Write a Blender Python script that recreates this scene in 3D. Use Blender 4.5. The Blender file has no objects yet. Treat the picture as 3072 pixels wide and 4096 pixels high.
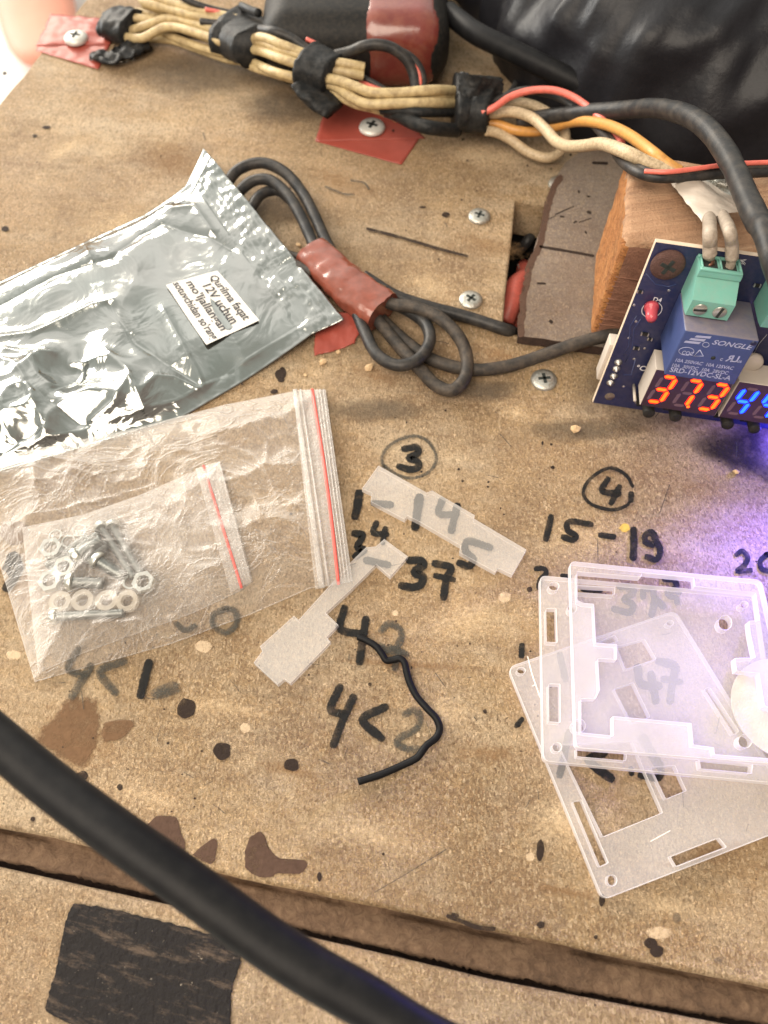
import bpy, bmesh, math, random
from mathutils import Vector, Matrix, noise
random.seed(7)
sc = bpy.context.scene
MM = 0.001
# ------------------------------------------------------------------ camera
F = 3076.0; PITCH = math.radians(62); H = 200.0
SP, CP = math.sin(PITCH), math.cos(PITCH)
cd = bpy.data.cameras.new('camera'); cam = bpy.data.objects.new('camera', cd)
sc.collection.objects.link(cam); sc.camera = cam
cam.location = (0, 0, H*MM); cam.rotation_euler = (math.radians(28), 0, 0)
cd.sensor_fit = 'VERTICAL'; cd.lens = 5.5; cd.sensor_height = 5.5*4096/F; cd.sensor_width = 5.5*3072/F
cd.clip_start = 0.005; cd.clip_end = 50
cd.dof.use_dof = True; cd.dof.focus_distance = 0.206; cd.dof.aperture_fstop = 3.0
# ------------------------------------------------------------------ render + world
sc.render.engine = 'CYCLES'
sc.cycles.transparent_max_bounces = 24; sc.cycles.max_bounces = 8
sc.cycles.caustics_reflective = False; sc.cycles.caustics_refractive = False
sc.cycles.sample_clamp_indirect = 4
sc.view_settings.view_transform = 'Standard'; sc.view_settings.look = 'None'
sc.view_settings.exposure = 0.1; sc.view_settings.gamma = 1.0
w = bpy.data.worlds.new('World'); sc.world = w; w.use_nodes = True
nt = w.node_tree; nt.nodes.clear()
def wn(t): return nt.nodes.new(t)
out = wn('ShaderNodeOutputWorld'); bg = wn('ShaderNodeBackground'); tc = wn('ShaderNodeTexCoord')
dot = wn('ShaderNodeVectorMath'); dot.operation = 'DOT_PRODUCT'; dot.inputs[1].default_value = Vector((-0.45, 0.70, 0.35)).normalized()
nz = wn('ShaderNodeTexNoise'); nz.inputs['Scale'].default_value = 2.2; nz.inputs['Detail'].default_value = 2
ad = wn('ShaderNodeMath'); ad.operation = 'MULTIPLY_ADD'; ad.inputs[1].default_value = 0.5; 
cr_ = wn('ShaderNodeValToRGB')
el = cr_.color_ramp.elements
el[0].position = 0.0; el[0].color = (0.11, 0.085, 0.07, 1)
el[1].position = 1.0; el[1].color = (0.95, 0.92, 0.86, 1)
e = el.new(0.45); e.color = (0.26, 0.22, 0.19, 1)
e = el.new(0.72); e.color = (0.36, 0.37, 0.33, 1)
e = el.new(0.86); e.color = (0.50, 0.50, 0.46, 1)
nt.links.new(tc.outputs['Generated'], dot.inputs[0]); nt.links.new(tc.outputs['Generated'], nz.inputs['Vector'])
mr = wn('ShaderNodeMapRange'); mr.inputs['From Min'].default_value = -1; nt.links.new(dot.outputs['Value'], mr.inputs['Value'])
nt.links.new(nz.outputs['Fac'], ad.inputs[0]); ad.inputs[2].default_value = -0.25
a2 = wn('ShaderNodeMath'); a2.operation = 'ADD'; nt.links.new(ad.outputs[0], a2.inputs[0]); nt.links.new(mr.outputs[0], a2.inputs[1])
nt.links.new(a2.outputs[0], cr_.inputs['Fac']); nt.links.new(cr_.outputs['Color'], bg.inputs['Color'])
bg.inputs['Strength'].default_value = 1.7; nt.links.new(bg.outputs[0], out.inputs['Surface'])

def area_light(name, loc, aim, size, energy, col):
    l = bpy.data.lights.new(name, 'AREA'); l.shape = 'RECTANGLE'; l.size, l.size_y = size; l.energy = energy; l.color = col
    o = bpy.data.objects.new(name, l); sc.collection.objects.link(o); o.location = loc
    o.rotation_euler = (Vector(aim)-Vector(loc)).to_track_quat('-Z', 'Y').to_euler(); return o
area_light('window_light', (-0.85, 1.10, 0.52), (0.0, 0.12, 0), (1.0, 0.40), 20.0, (1.0, 0.91, 0.78))
area_light('overhead_light', (-0.35, -0.32, 0.80), (0.0, 0.05, 0), (0.9, 0.7), 13.5, (1.0, 0.87, 0.72))
area_light('floor_fill_light', (-1.7, 1.3, 0.25), (-0.45, 0.9, -0.5), (0.8, 0.8), 15.0, (0.97, 1.0, 1.0))  # added fill lamp, brightens the floor beyond the board

# ------------------------------------------------------------------ pixel helpers (photograph pixels -> millimetres)
def ray(x, y):
    u = (x-1536)/F; v = (2048-y)/F
    return Vector((u, CP+v*SP, -SP+v*CP))
CAMP = Vector((0, 0, H))
def G(x, y, z=0.0):
    r = ray(x, y); return CAMP + r*((z-H)/r.z)
def RT(x, y, t): return CAMP + ray(x, y)*t
def GP(p, z=0.0): return G(p[0], p[1], p[2] if len(p) > 2 else z)
def cA(x, y, *k): return (x/1.508, 600+y/1.508, *k)
def cB(x, y, *k): return (x/1.106, 1500+y/1.106, *k)
def cC(x, y, *k): return (1300+x/1.475, 1700+y/1.475, *k)
def cD(x, y, *k): return (2000+x/1.5476, 1700+y/1.5476, *k)
def cE(x, y, *k): return (1950+x/1.3824, 2100+y/1.3824, *k)
def cK(x, y, *k): return (x/1.106, 2700+y/1.106, *k)
def cL(x, y, *k): return (1500+x/1.0553, 3000+y/1.0553, *k)
def cP(x, y, *k): return (x/1.62, y/1.62, *k)
def cQ(x, y, *k): return (900+x/1.445, y/1.445, *k)
def cS(x, y, *k): return (1900+x/1.4155, y/1.4155, *k)
def cR(x, y, *k): return (800+x*1.0247, 500+y*1.0247, *k)
def cM(x, y, *k): return (2500+x/2.9, 1100+y/2.9, *k)      # module close-up
def cN(x, y, *k): return (2200+x/1.9025, 800+y/1.9025, *k)
def cT(x, y, *k): return (2500+x/2.9, 500+y/2.9, *k)       # block top close-up
def cU(x, y, *k): return (100+x/2.765, 2050+y/2.765, *k)   # hardware close-up
def cW(x, y, *k): return (x/2.37, y/2.37, *k)

# ------------------------------------------------------------------ object helpers
ORG = {}
def tag(o, label=None, cat=None, group=None, kind=None):
    if label: o['label'] = label
    if cat: o['category'] = cat
    if group: o['group'] = group
    if kind: o['kind'] = kind
    return o
def thing(name, loc, label, cat, group=None):
    o = bpy.data.objects.new(name, None); sc.collection.objects.link(o)
    o.empty_display_size = 0.005
    o.location = Vector(loc)*MM; ORG[o.name] = Vector(loc)
    return tag(o, label, cat, group)
def obj(name, vf, mat, parent=None, smooth=True, attr=None, matidx=None, ang=None):
    verts, faces = vf
    if parent is not None: org = ORG[parent.name]
    else:
        n = len(verts); org = Vector((sum(v[0] for v in verts)/n, sum(v[1] for v in verts)/n, min(v[2] for v in verts)))
    me = bpy.data.meshes.new(name)
    me.from_pydata([((v[0]-org.x)*MM, (v[1]-org.y)*MM, (v[2]-org.z)*MM) for v in verts], [], faces)
    for m in (mat if isinstance(mat, (list, tuple)) else [mat]): me.materials.append(m)
    if matidx: me.polygons.foreach_set('material_index', matidx)
    me.polygons.foreach_set('use_smooth', [smooth]*len(me.polygons))
    if attr is not None:
        at = me.attributes.new('a', 'FLOAT', 'POINT'); at.data.foreach_set('value', attr)
    me.update()
    bm = bmesh.new(); bm.from_mesh(me); bmesh.ops.recalc_face_normals(bm, faces=bm.faces); bm.to_mesh(me); bm.free()
    if smooth and ang is not None: me.set_sharp_from_angle(angle=math.radians(ang))
    o = bpy.data.objects.new(name, me); sc.collection.objects.link(o)
    if parent is not None: o.parent = parent
    else: o.location = org*MM
    if parent is not None and parent.type == 'MESH': pass
    ORG[o.name] = org
    return o
def join(*vfs):
    V = []; Fc = []
    for v, f in vfs:
        k = len(V); V += list(v); Fc += [tuple(i+k for i in q) for q in f]
    return V, Fc
def spline(pts, n=8):
    P = [Vector(p) for p in pts]; out = []
    if len(P) == 2: return [P[0].lerp(P[1], i/n) for i in range(n+1)]
    for i in range(len(P)-1):
        p0 = P[i-1] if i else P[0]*2-P[1]; p1 = P[i]; p2 = P[i+1]; p3 = P[i+2] if i+2 < len(P) else P[-1]*2-P[-2]
        for k in range(n):
            t = k/n; out.append(0.5*((2*p1)+(p2-p0)*t+(2*p0-5*p1+4*p2-p3)*t*t+(3*p1-p0-3*p2+p3)*t**3))
    out.append(P[-1]); return out
def tube(pts, r, seg=16, n=8, wob=0.0, taper=None):
    P = spline(pts, n); V = []; Fc = []; m = len(P)
    t0 = (P[1]-P[0]).normalized(); up = Vector((0, 0, 1)) if abs(t0.z) < .9 else Vector((0, 1, 0))
    nn = (up-t0*up.dot(t0)).normalized()
    for i in range(m):
        t = (P[min(i+1, m-1)]-P[max(i-1, 0)]).normalized(); nn = (nn-t*nn.dot(t)).normalized(); b = t.cross(nn)
        rr = r if taper is None else r*taper(i/(m-1))
        if wob: rr *= 1+wob*noise.noise(P[i]*0.25)
        for k in range(seg):
            a = 2*math.pi*k/seg; V.append(P[i]+(nn*math.cos(a)+b*math.sin(a))*rr)
    for i in range(m-1):
        for k in range(seg):
            Fc.append((i*seg+k, i*seg+(k+1) % seg, (i+1)*seg+(k+1) % seg, (i+1)*seg+k))
    Fc.append(tuple(range(seg))[::-1]); Fc.append(tuple((m-1)*seg+k for k in range(seg)))
    return V, Fc
def band(pts, wid, hgt, seg=36, n=6, power=2.6, rough=0.3, open_=False, drop=None):
    """wrapped tape: superellipse section (wid across, hgt tall) along a path, crumpled a little"""
    P = spline(pts, n); V = []; m = len(P); Fc = []
    for i in range(m):
        t = (P[min(i+1, m-1)]-P[max(i-1, 0)]).normalized(); s = t.cross(Vector((0, 0, 1))).normalized(); u = s.cross(t)
        f = i/(m-1); W = wid[0]*(1-f)+wid[1]*f; Hh = hgt[0]*(1-f)+hgt[1]*f
        for k in range(seg):
            a = 2*math.pi*k/seg; c, d = math.cos(a), math.sin(a)
            x = math.copysign(abs(c)**(2/power), c)*W/2; y = math.copysign(abs(d)**(2/power), d)*Hh/2
            v = P[i]+s*x+u*y; q = noise.noise_vector(v*0.35)*rough+noise.noise_vector(v*1.3)*rough*.25
            V.append(v+q)
    for i in range(m-1):
        for k in range(seg): Fc.append((i*seg+k, i*seg+(k+1) % seg, (i+1)*seg+(k+1) % seg, (i+1)*seg+k))
    Fc.append(tuple(range(seg))[::-1]); Fc.append(tuple((m-1)*seg+k for k in range(seg)))
    return V, Fc
def plate(outer, holes, z0, z1, bev=0.2, res=2):
    """polygon (mm xy) with holes, extruded between z0 and z1"""
    c = bpy.data.curves.new('t', 'CURVE'); c.dimensions = '2D'; c.fill_mode = 'BOTH'
    for poly in [outer]+list(holes):
        s = c.splines.new('POLY'); s.points.add(len(poly)-1); s.use_cyclic_u = True
        for i, p in enumerate(poly): s.points[i].co = (p[0], p[1], 0, 1)
    c.extrude = max((z1-z0)/2-bev, 0.001); c.bevel_depth = bev; c.bevel_resolution = res; c.offset = -bev
    o = bpy.data.objects.new('t', c); sc.collection.objects.link(o); bpy.context.view_layer.update()
    me = bpy.data.meshes.new_from_object(o.evaluated_get(bpy.context.evaluated_depsgraph_get()))
    V = [Vector((v.co.x, v.co.y, v.co.z+(z0+z1)/2)) for v in me.vertices]; Fc = [tuple(p.vertices) for p in me.polygons]
    bpy.data.objects.remove(o); bpy.data.curves.remove(c); bpy.data.meshes.remove(me)
    return V, Fc
def weld(vf, d=0.001):
    bm = bmesh.new(); vs = [bm.verts.new(v) for v in vf[0]]
    for f in vf[1]:
        try: bm.faces.new([vs[i] for i in f])
        except ValueError: pass
    bmesh.ops.remove_doubles(bm, verts=bm.verts, dist=d); bm.verts.index_update()
    r = [v.co.copy() for v in bm.verts], [tuple(v.index for v in f.verts) for f in bm.faces]; bm.free(); return r
def txt(s, size, align='LEFT', ext=0.0, space=1.0, bold=.018):
    c = bpy.data.curves.new('t', 'FONT'); c.body = s; c.size = size; c.align_x = align; c.extrude = ext; c.resolution_u = 3; c.space_character = space; c.offset = bold*size
    o = bpy.data.objects.new('t', c); sc.collection.objects.link(o); bpy.context.view_layer.update()
    me = bpy.data.meshes.new_from_object(o.evaluated_get(bpy.context.evaluated_depsgraph_get()))
    V = [v.co.copy() for v in me.vertices]; Fc = [tuple(p.vertices) for p in me.polygons]
    bpy.data.objects.remove(o); bpy.data.curves.remove(c); bpy.data.meshes.remove(me); return V, Fc
def xf(vf, O, U, V_, N):
    return [O+U*v[0]+V_*v[1]+N*v[2] for v in vf[0]], vf[1]
def rbox(x0, x1, y0, y1, z0, z1, bev=0.3, seg=2, sub=0, jit=0.0):
    bm = bmesh.new(); bmesh.ops.create_cube(bm, size=1)
    for v in bm.verts: v.co = Vector(((x0+x1)/2+v.co.x*(x1-x0), (y0+y1)/2+v.co.y*(y1-y0), (z0+z1)/2+v.co.z*(z1-z0)))
    if sub: bmesh.ops.subdivide_edges(bm, edges=bm.edges[:], cuts=sub, use_grid_fill=True)
    if bev:
        ed = [e for e in bm.edges if len(e.link_faces) == 2 and e.calc_face_angle(0) > 0.5]
        bmesh.ops.bevel(bm, geom=ed, offset=bev, segments=seg, affect='EDGES', profile=0.5)
    if jit:
        for v in bm.verts: v.co += noise.noise_vector(v.co*0.35)*jit+noise.noise_vector(v.co*1.3)*jit*.4
    bm.verts.index_update(); r = [v.co.copy() for v in bm.verts], [tuple(v.index for v in f.verts) for f in bm.faces]; bm.free(); return r
def lathe(prof, seg=28, O=Vector((0, 0, 0)), ax=Vector((0, 0, 1))):
    ax = ax.normalized(); a = ax.orthogonal().normalized(); b = ax.cross(a); V = []; Fc = []
    for r, z in prof:
        for k in range(seg):
            t = 2*math.pi*k/seg; V.append(O+ax*z+(a*math.cos(t)+b*math.sin(t))*max(r, 1e-3))
    for i in range(len(prof)-1):
        for k in range(seg): Fc.append((i*seg+k, i*seg+(k+1) % seg, (i+1)*seg+(k+1) % seg, (i+1)*seg+k))
    if prof[0][0] > 0.01 or True: Fc.append(tuple(range(seg))[::-1])
    Fc.append(tuple((len(prof)-1)*seg+k for k in range(seg))); return V, Fc
def ring(O, r0, r1, h, seg=36, hexo=False, n=None):
    V = []; Fc = []; nz_ = n or Vector((0, 0, 1)); a = nz_.orthogonal().normalized(); b = nz_.cross(a)
    for k in range(seg):
        t = 2*math.pi*k/seg; d = a*math.cos(t)+b*math.sin(t)
        ro = r1/max(math.cos(((t+math.pi/6) % (math.pi/3))-math.pi/6), .5)*.93 if hexo else r1
        V += [O+d*r0, O+d*ro, O+d*ro+nz_*h, O+d*(r0+.12)+nz_*h, O+d*r0+nz_*(h-.12)]
    for k in range(seg):
        j = (k+1) % seg
        for q in range(5):
            p = (q+1) % 5; Fc.append((k*5+q, j*5+q, j*5+p, k*5+p))
    return V, Fc

# ------------------------------------------------------------------ materials
class M:
    def __init__(s, name, **kw):
        s.m = bpy.data.materials.new(name); s.m.use_nodes = True; s.t = s.m.node_tree
        s.b = s.t.nodes['Principled BSDF']; s.out = s.t.nodes['Material Output']
        tcn = s.t.nodes.new('ShaderNodeTexCoord'); mp = s.t.nodes.new('ShaderNodeMapping'); mp.inputs['Scale'].default_value = (1000, 1000, 1000)
        geo = s.t.nodes.new('ShaderNodeNewGeometry')
        s.l(geo.outputs['Position'], mp.inputs['Vector']); s.co = mp.outputs[0]      # everything stands still: world millimetres
        for k, v in kw.items(): s.set(k, v)
    def l(s, a, b): s.t.links.new(a, b)
    def set(s, k, v): s.b.inputs[k.replace('_', ' ')].default_value = v
    def n(s, t): return s.t.nodes.new(t)
    def noise(s, scale, detail=4, rough=.55, stretch=None, rot=0, dist=0.0, loc=(0, 0, 0)):
        mp = s.n('ShaderNodeMapping'); mp.inputs['Rotation'].default_value = (0, 0, rot); mp.inputs['Location'].default_value = loc
        s.l(s.co, mp.inputs['Vector']); co = mp.outputs[0]
        if stretch:
            m2 = s.n('ShaderNodeMapping'); m2.inputs['Scale'].default_value = stretch; s.l(co, m2.inputs['Vector']); co = m2.outputs[0]
        q = s.n('ShaderNodeTexNoise'); q.inputs['Scale'].default_value = scale; q.inputs['Detail'].default_value = detail
        q.inputs['Roughness'].default_value = rough; q.inputs['Distortion'].default_value = dist; s.l(co, q.inputs['Vector']); return q.outputs['Fac']
    def vor(s, scale, feat='F1', dist=0.0, rand=1.0):
        co = s.co
        if dist:
            nn = s.n('ShaderNodeTexNoise'); nn.inputs['Scale'].default_value = scale*1.5; s.l(s.co, nn.inputs['Vector'])
            mx = s.n('ShaderNodeVectorMath'); mx.operation = 'MULTIPLY_ADD'; mx.inputs[1].default_value = (dist,)*3
            s.l(nn.outputs['Color'], mx.inputs[0]); s.l(s.co, mx.inputs[2]); co = mx.outputs[0]
        q = s.n('ShaderNodeTexVoronoi'); q.feature = feat; q.inputs['Scale'].default_value = scale; q.inputs['Randomness'].default_value = rand
        s.l(co, q.inputs['Vector']); return q.outputs['Distance']
    def rng(s, v, a, b, c=0.0, d=1.0, smooth=False):
        q = s.n('ShaderNodeMapRange'); q.inputs['From Min'].default_value = a; q.inputs['From Max'].default_value = b
        q.inputs['To Min'].default_value = c; q.inputs['To Max'].default_value = d
        if smooth: q.interpolation_type = 'SMOOTHSTEP'
        s.l(v, q.inputs['Value']); return q.outputs[0]
    def math(s, op, a, b):
        q = s.n('ShaderNodeMath'); q.operation = op
        for i, v in ((0, a), (1, b)):
            if isinstance(v, (int, float)): q.inputs[i].default_value = v
            else: s.l(v, q.inputs[i])
        return q.outputs[0]
    def ramp(s, v, stops):
        q = s.n('ShaderNodeValToRGB'); el = q.color_ramp.elements
        el[0].position, el[0].color = stops[0][0], (*stops[0][1], 1); el[1].position, el[1].color = stops[-1][0], (*stops[-1][1], 1)
        for p, c in stops[1:-1]:
            e = el.new(p); e.color = (*c, 1)
        s.l(v, q.inputs['Fac']); return q.outputs['Color']
    def mix(s, f, a, b, mode='MIX'):
        q = s.n('ShaderNodeMix'); q.data_type = 'RGBA'; q.blend_type = mode
        if isinstance(f, (int, float)): q.inputs[0].default_value = f
        else: s.l(f, q.inputs[0])
        for i, v in ((6, a), (7, b)):
            if isinstance(v, tuple): q.inputs[i].default_value = (*v, 1)
            else: s.l(v, q.inputs[i])
        return q.outputs[2]
    def color(s, c): s.l(c, s.b.inputs['Base Color'])
    def bump(s, v, dist, strength=1.0):
        q = s.n('ShaderNodeBump'); q.inputs['Distance'].default_value = dist*MM; q.inputs['Strength'].default_value = strength
        s.l(v, q.inputs['Height']); s.l(q.outputs[0], s.b.inputs['Normal']); s.lastbump = q; return q
    def attr(s, name='a'):
        q = s.n('ShaderNodeAttribute'); q.attribute_name = name; return q.outputs['Fac']
def simple(name, col, rough=.5, metal=0.0, spec=.5, var=.25, scale=.3, dust=None, bump=.05, bscale=1.5, coat=0.0):
    m = M(name, Roughness=rough, Metallic=metal); m.b.inputs['Specular IOR Level'].default_value = spec
    m.b.inputs['Coat Weight'].default_value = coat; m.b.inputs['Coat Roughness'].default_value = .15
    n1 = m.noise(scale, 5, .6)
    c = m.mix(n1, tuple(x*(1-var) for x in col), tuple(min(1, x*(1+var)) for x in col))
    if dust:
        f = m.math('MULTIPLY', m.rng(m.noise(scale*2.3, 6, .7), .42, .68), dust[1]); c = m.mix(f, c, dust[0])
    m.color(c)
    if bump: m.bump(m.noise(bscale, 5, .6), bump)
    return m

def board_mat(name, pale_amt=.62,  light=(.82, .59, .345), mid=(.65, .44, .235), dark=(.41, .26, .13), speck=1.0, gray=0.0, fibre=1.0):
    m = M(name, Roughness=.62); m.b.inputs['Specular IOR Level'].default_value = .35
    big = m.noise(.013, 5, .62, dist=.6); med = m.noise(.022, 7, .62, dist=.4); fine = m.noise(.9, 6, .7)
    g1 = m.noise(.55, 5, .65, stretch=(.16, 1.6, 1), rot=math.radians(8)); g2 = m.noise(1.3, 4, .6, stretch=(1.4, .25, 1), rot=math.radians(10))
    v = m.math('ADD', m.math('MULTIPLY', m.math('ADD', big, m.math('MULTIPLY', m.math('SUBTRACT', big, .5), .5)), .45), m.math('MULTIPLY', med, .20))
    v = m.math('ADD', v, m.math('MULTIPLY', fine, .22)); v = m.math('ADD', v, m.math('MULTIPLY', g1, .20*fibre)); v = m.math('ADD', v, m.math('MULTIPLY', g2, .06*fibre))
    v = m.math('ADD', v, m.math('MULTIPLY', m.math('SUBTRACT', m.noise(.32, 6, .72, dist=.5, loc=(3, 8, 0)), .5), .03))
    v = m.math('ADD', v, m.math('MULTIPLY', m.math('SUBTRACT', m.noise(1.1, 5, .75, dist=.8, loc=(31, 8, 0)), .5), .40))
    c = m.ramp(m.rng(v, .24, .90), [(0.0, dark), (.28, tuple((a+b)/2 for a, b in zip(dark, mid))), (.48, mid), (.72, light), (1.0, tuple(min(1, x*1.18) for x in light))])
    st = m.rng(m.noise(.16, 7, .68, stretch=(.07, 1.6, 1), rot=math.radians(7)), .47, .70); c = m.mix(m.math('MULTIPLY', st, .45*fibre), c, (.34, .20, .11))
    # worn pale fibres
    pale = m.rng(m.noise(.016, 9, .78, stretch=(.7, 1.3, 1), rot=.15, loc=(40, 9, 0)), .47, .60); c = m.mix(m.math('MULTIPLY', pale, pale_amt), c, (.92, .75, .53))
    rd = m.rng(m.noise(.012, 7, .62, loc=(11, 70, 0)), .46, .72); c = m.mix(m.math('MULTIPLY', rd, .38), c, (.50, .29, .17))
    # grime: soft greyish patches and small dark pits
    gr = m.rng(m.noise(.014, 8, .78, loc=(90, 15, 0)), .47, .66); c = m.mix(m.math('MULTIPLY', gr, .60), c, (.24, .145, .085))
    pit = m.rng(m.vor(.42, dist=1.2), .06, .13, 1, 0); keep = m.rng(m.noise(.11, 3, .6, loc=(5, 5, 0)), .50, .62)
    pitm = m.math('MULTIPLY', pit, keep); c = m.mix(m.math('MULTIPLY', pitm, .85*speck), c, (.055, .04, .03))
    pit2 = m.rng(m.vor(1.3, dist=.5), .07, .16, 1, 0); keep2 = m.rng(m.noise(.3, 3, .6, loc=(15, 35, 0)), .50, .64)
    p2 = m.math('MULTIPLY', pit2, keep2); c = m.mix(m.math('MULTIPLY', p2, .6*speck), c, (.12, .08, .05))
    if gray: c = m.mix(gray, c, (.17, .15, .14))
    # crisp fibres: tiny flakes of different tone and thin dark worm-like gaps between them
    mpn = m.n('ShaderNodeMapping'); mpn.inputs['Scale'].default_value = (1.3, .72, 1); mpn.inputs['Rotation'].default_value = (0, 0, .2); m.l(m.co, mpn.inputs['Vector'])
    wn_ = m.n('ShaderNodeTexNoise'); wn_.inputs['Scale'].default_value = 1.4; wn_.inputs['Detail'].default_value = 2; m.l(m.co, wn_.inputs['Vector'])
    wa = m.n('ShaderNodeVectorMath'); wa.operation = 'MULTIPLY_ADD'; wa.inputs[1].default_value = (.5, .5, 0); m.l(wn_.outputs['Color'], wa.inputs[0]); m.l(mpn.outputs[0], wa.inputs[2])
    fv_ = m.n('ShaderNodeTexVoronoi'); fv_.inputs['Scale'].default_value = 1.75; m.l(wa.outputs[0], fv_.inputs['Vector'])
    fs_ = m.n('ShaderNodeSeparateColor'); m.l(fv_.outputs['Color'], fs_.inputs[0])
    zone = m.rng(m.noise(.012, 7, .7, loc=(70, 33, 0)), .36, .64, .45, 1.0)
    c = m.mix(m.math('MULTIPLY', m.math('MULTIPLY', m.rng(fs_.outputs[0], .55, .95), .95*fibre), zone), c, (.84, .63, .40))
    c = m.mix(m.math('MULTIPLY', m.math('MULTIPLY', m.rng(fs_.outputs[1], .58, .95), .70*fibre), zone), c, (.26, .15, .075))
    wm = m.rng(m.math('ABSOLUTE', m.math('SUBTRACT', m.noise(1.25, 3, .6, dist=2.4, loc=(13, 2, 0)), .5), 0), 0.0, .05, 1, 0); wmk = m.rng(m.noise(.014, 8, .72, loc=(8, 50, 0)), .30, .72, .1, .95)
    wmm = m.math('MULTIPLY', wm, wmk); c = m.mix(m.math('MULTIPLY', wmm, .55*fibre), c, (.13, .08, .05))
    m.color(c)
    hgt = m.math('ADD', m.math('MULTIPLY', fine, .35), m.math('MULTIPLY', g1, .3)); hgt = m.math('ADD', hgt, m.math('MULTIPLY', m.noise(2.2, 4, .7), .6))
    hgt = m.math('SUBTRACT', hgt, m.math('MULTIPLY', pitm, .6)); hgt = m.math('SUBTRACT', m.math('ADD', hgt, m.math('MULTIPLY', fs_.outputs[0], .42*fibre)), m.math('MULTIPLY', wmm, .5)); m.bump(hgt, 1.5, 1.0)
    m.l(m.rng(med, .3, .7, .5, .75), m.b.inputs['Roughness'])
    return m
mt = {}
mt['board'] = board_mat('worn_board')
mt['board2'] = board_mat('worn_board_lower', light=(.76, .56, .35), mid=(.60, .41, .225), dark=(.40, .25, .13), pale_amt=.5)
mt['hatch'] = board_mat('hatch_board', light=(.52, .42, .35), mid=(.41, .325, .265), dark=(.24, .18, .145), gray=.12, fibre=.35, pale_amt=.12)
# fibrous brown edge
m = M('fibre_edge', Roughness=.9); v = m.noise(.5, 7, .75, dist=.6); m.color(m.ramp(m.math('ADD', m.math('MULTIPLY', v, .6), m.math('MULTIPLY', m.noise(.05, 4), .4)), [(.3, (.05, .028, .016)), (.5, (.14, .082, .047)), (.7, (.25, .16, .095))])); m.bump(v, 1.2); mt['fibre'] = m
m = M('dark_fibre_edge', Roughness=.9); v = m.noise(.6, 7, .75, dist=.6); m.color(m.ramp(v, [(.3, (.02, .012, .01)), (.7, (.09, .05, .035))])); m.bump(v, 1.0); mt['dkfibre'] = m
# timber
def timber(name, a, b, c_, ax=(.05, 1.1, 1.1), bump=.35, rot=math.radians(-10)):
    m = M(name, Roughness=.75); g = m.noise(.35, 6, .6, stretch=ax, rot=rot, dist=.5); f = m.noise(1.4, 5, .7)
    c = m.ramp(m.math('ADD', m.math('MULTIPLY', g, .75), m.math('MULTIPLY', f, .25)), [(.32, a), (.5, b), (.68, c_)])
    c = m.mix(m.math('MULTIPLY', m.rng(m.noise(.12, 5, .7), .5, .7), .35), c, (.12, .07, .045)); m.color(c)
    m.bump(m.math('ADD', m.math('MULTIPLY', g, 1.0), m.math('MULTIPLY', f, .5)), bump*2.5); return m
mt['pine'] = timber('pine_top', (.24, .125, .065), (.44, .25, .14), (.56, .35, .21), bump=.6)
mt['pinefront'] = timber('pine_front_shaded', (.13, .055, .035), (.26, .12, .075), (.36, .18, .11), ax=(.08, 1, .55), bump=.6)  # darker copy of the pine: the front face's shade is in the colour
mt['pineend'] = timber('pine_end_grain', (.34, .12, .035), (.60, .24, .07), (.74, .36, .13), ax=(1, 1, 1), bump=1.6)
mt['blackcable'] = simple('black_rubber_cable', (.020, .020, .021), .42, spec=.5, scale=.12, dust=((.085, .072, .06), .55), bump=.06)
mt['blackcable2'] = simple('clean_black_cable', (.008, .008, .009), .48, scale=.1, dust=((.022, .021, .02), .4), bump=.03)
mt['dustycable'] = simple('dusty_cable', (.032, .028, .025), .55, scale=.12, dust=((.13, .10, .075), .6), bump=.08)
mt['smallwire'] = simple('black_wire', (.005, .005, .006), .55, var=.2, bump=.05)
mt['cream'] = simple('cream_wire', (.54, .42, .22), .5, var=.2, scale=.15, dust=((.24, .16, .08), .8), bump=.08)
mt['cream2'] = simple('dusty_cream_wire', (.55, .43, .27), .5, var=.15, scale=.5, dust=((.20, .13, .08), .75), bump=.12)
mt['whitewire'] = simple('greyed_white_wire', (.38, .315, .25), .5, var=.12, dust=((.17, .13, .10), .7), bump=.12)
mt['orange'] = simple('orange_wire', (.60, .29, .07), .42, var=.12, dust=((.32, .17, .07), .5), bump=.06)
mt['red'] = simple('red_wire', (.72, .16, .12), .4, var=.12, dust=((.30, .08, .06), .4), bump=.05)
mt['copper'] = simple('copper_strands', (.30, .13, .09), .35, metal=.8, bump=.1, bscale=6)
mt['bltape'] = simple('black_vinyl_tape', (.014, .015, .016), .42, var=.3, scale=.2, dust=((.06, .055, .05), .5), bump=.2, bscale=.35)
mt['bagblack'] = simple('black_bin_liner', (.011, .011, .014), .45, var=.3, bump=.5, bscale=.12)
mt['plastic_black'] = simple('black_plastic', (.016, .016, .016), .5, dust=((.06, .05, .04), .45), bump=.03)
mt['bagblack'].b.inputs['Specular IOR Level'].default_value = .3
mt['redtape'] = simple('red_tape_wrap', (.24, .065, .04), .24, var=.35, scale=.1, dust=((.14, .05, .035), .7), bump=.2, bscale=.2, coat=.5)
mt['redtape2'] = simple('red_tape_band', (.17, .035, .028), .22, var=.35, scale=.06, dust=((.28, .10, .06), .5), bump=.5, bscale=.06, coat=.6)
mt['blackcable'].b.inputs['Specular IOR Level'].default_value = .28
mt['dustycable'].b.inputs['Specular IOR Level'].default_value = .28
mt['bltape'].b.inputs['Specular IOR Level'].default_value = .15
mt['plastic_black'].b.inputs['Specular IOR Level'].default_value = .15
mt['blackcable2'].b.inputs['Specular IOR Level'].default_value = .15
mt['smallwire'].b.inputs['Specular IOR Level'].default_value = .2
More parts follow.
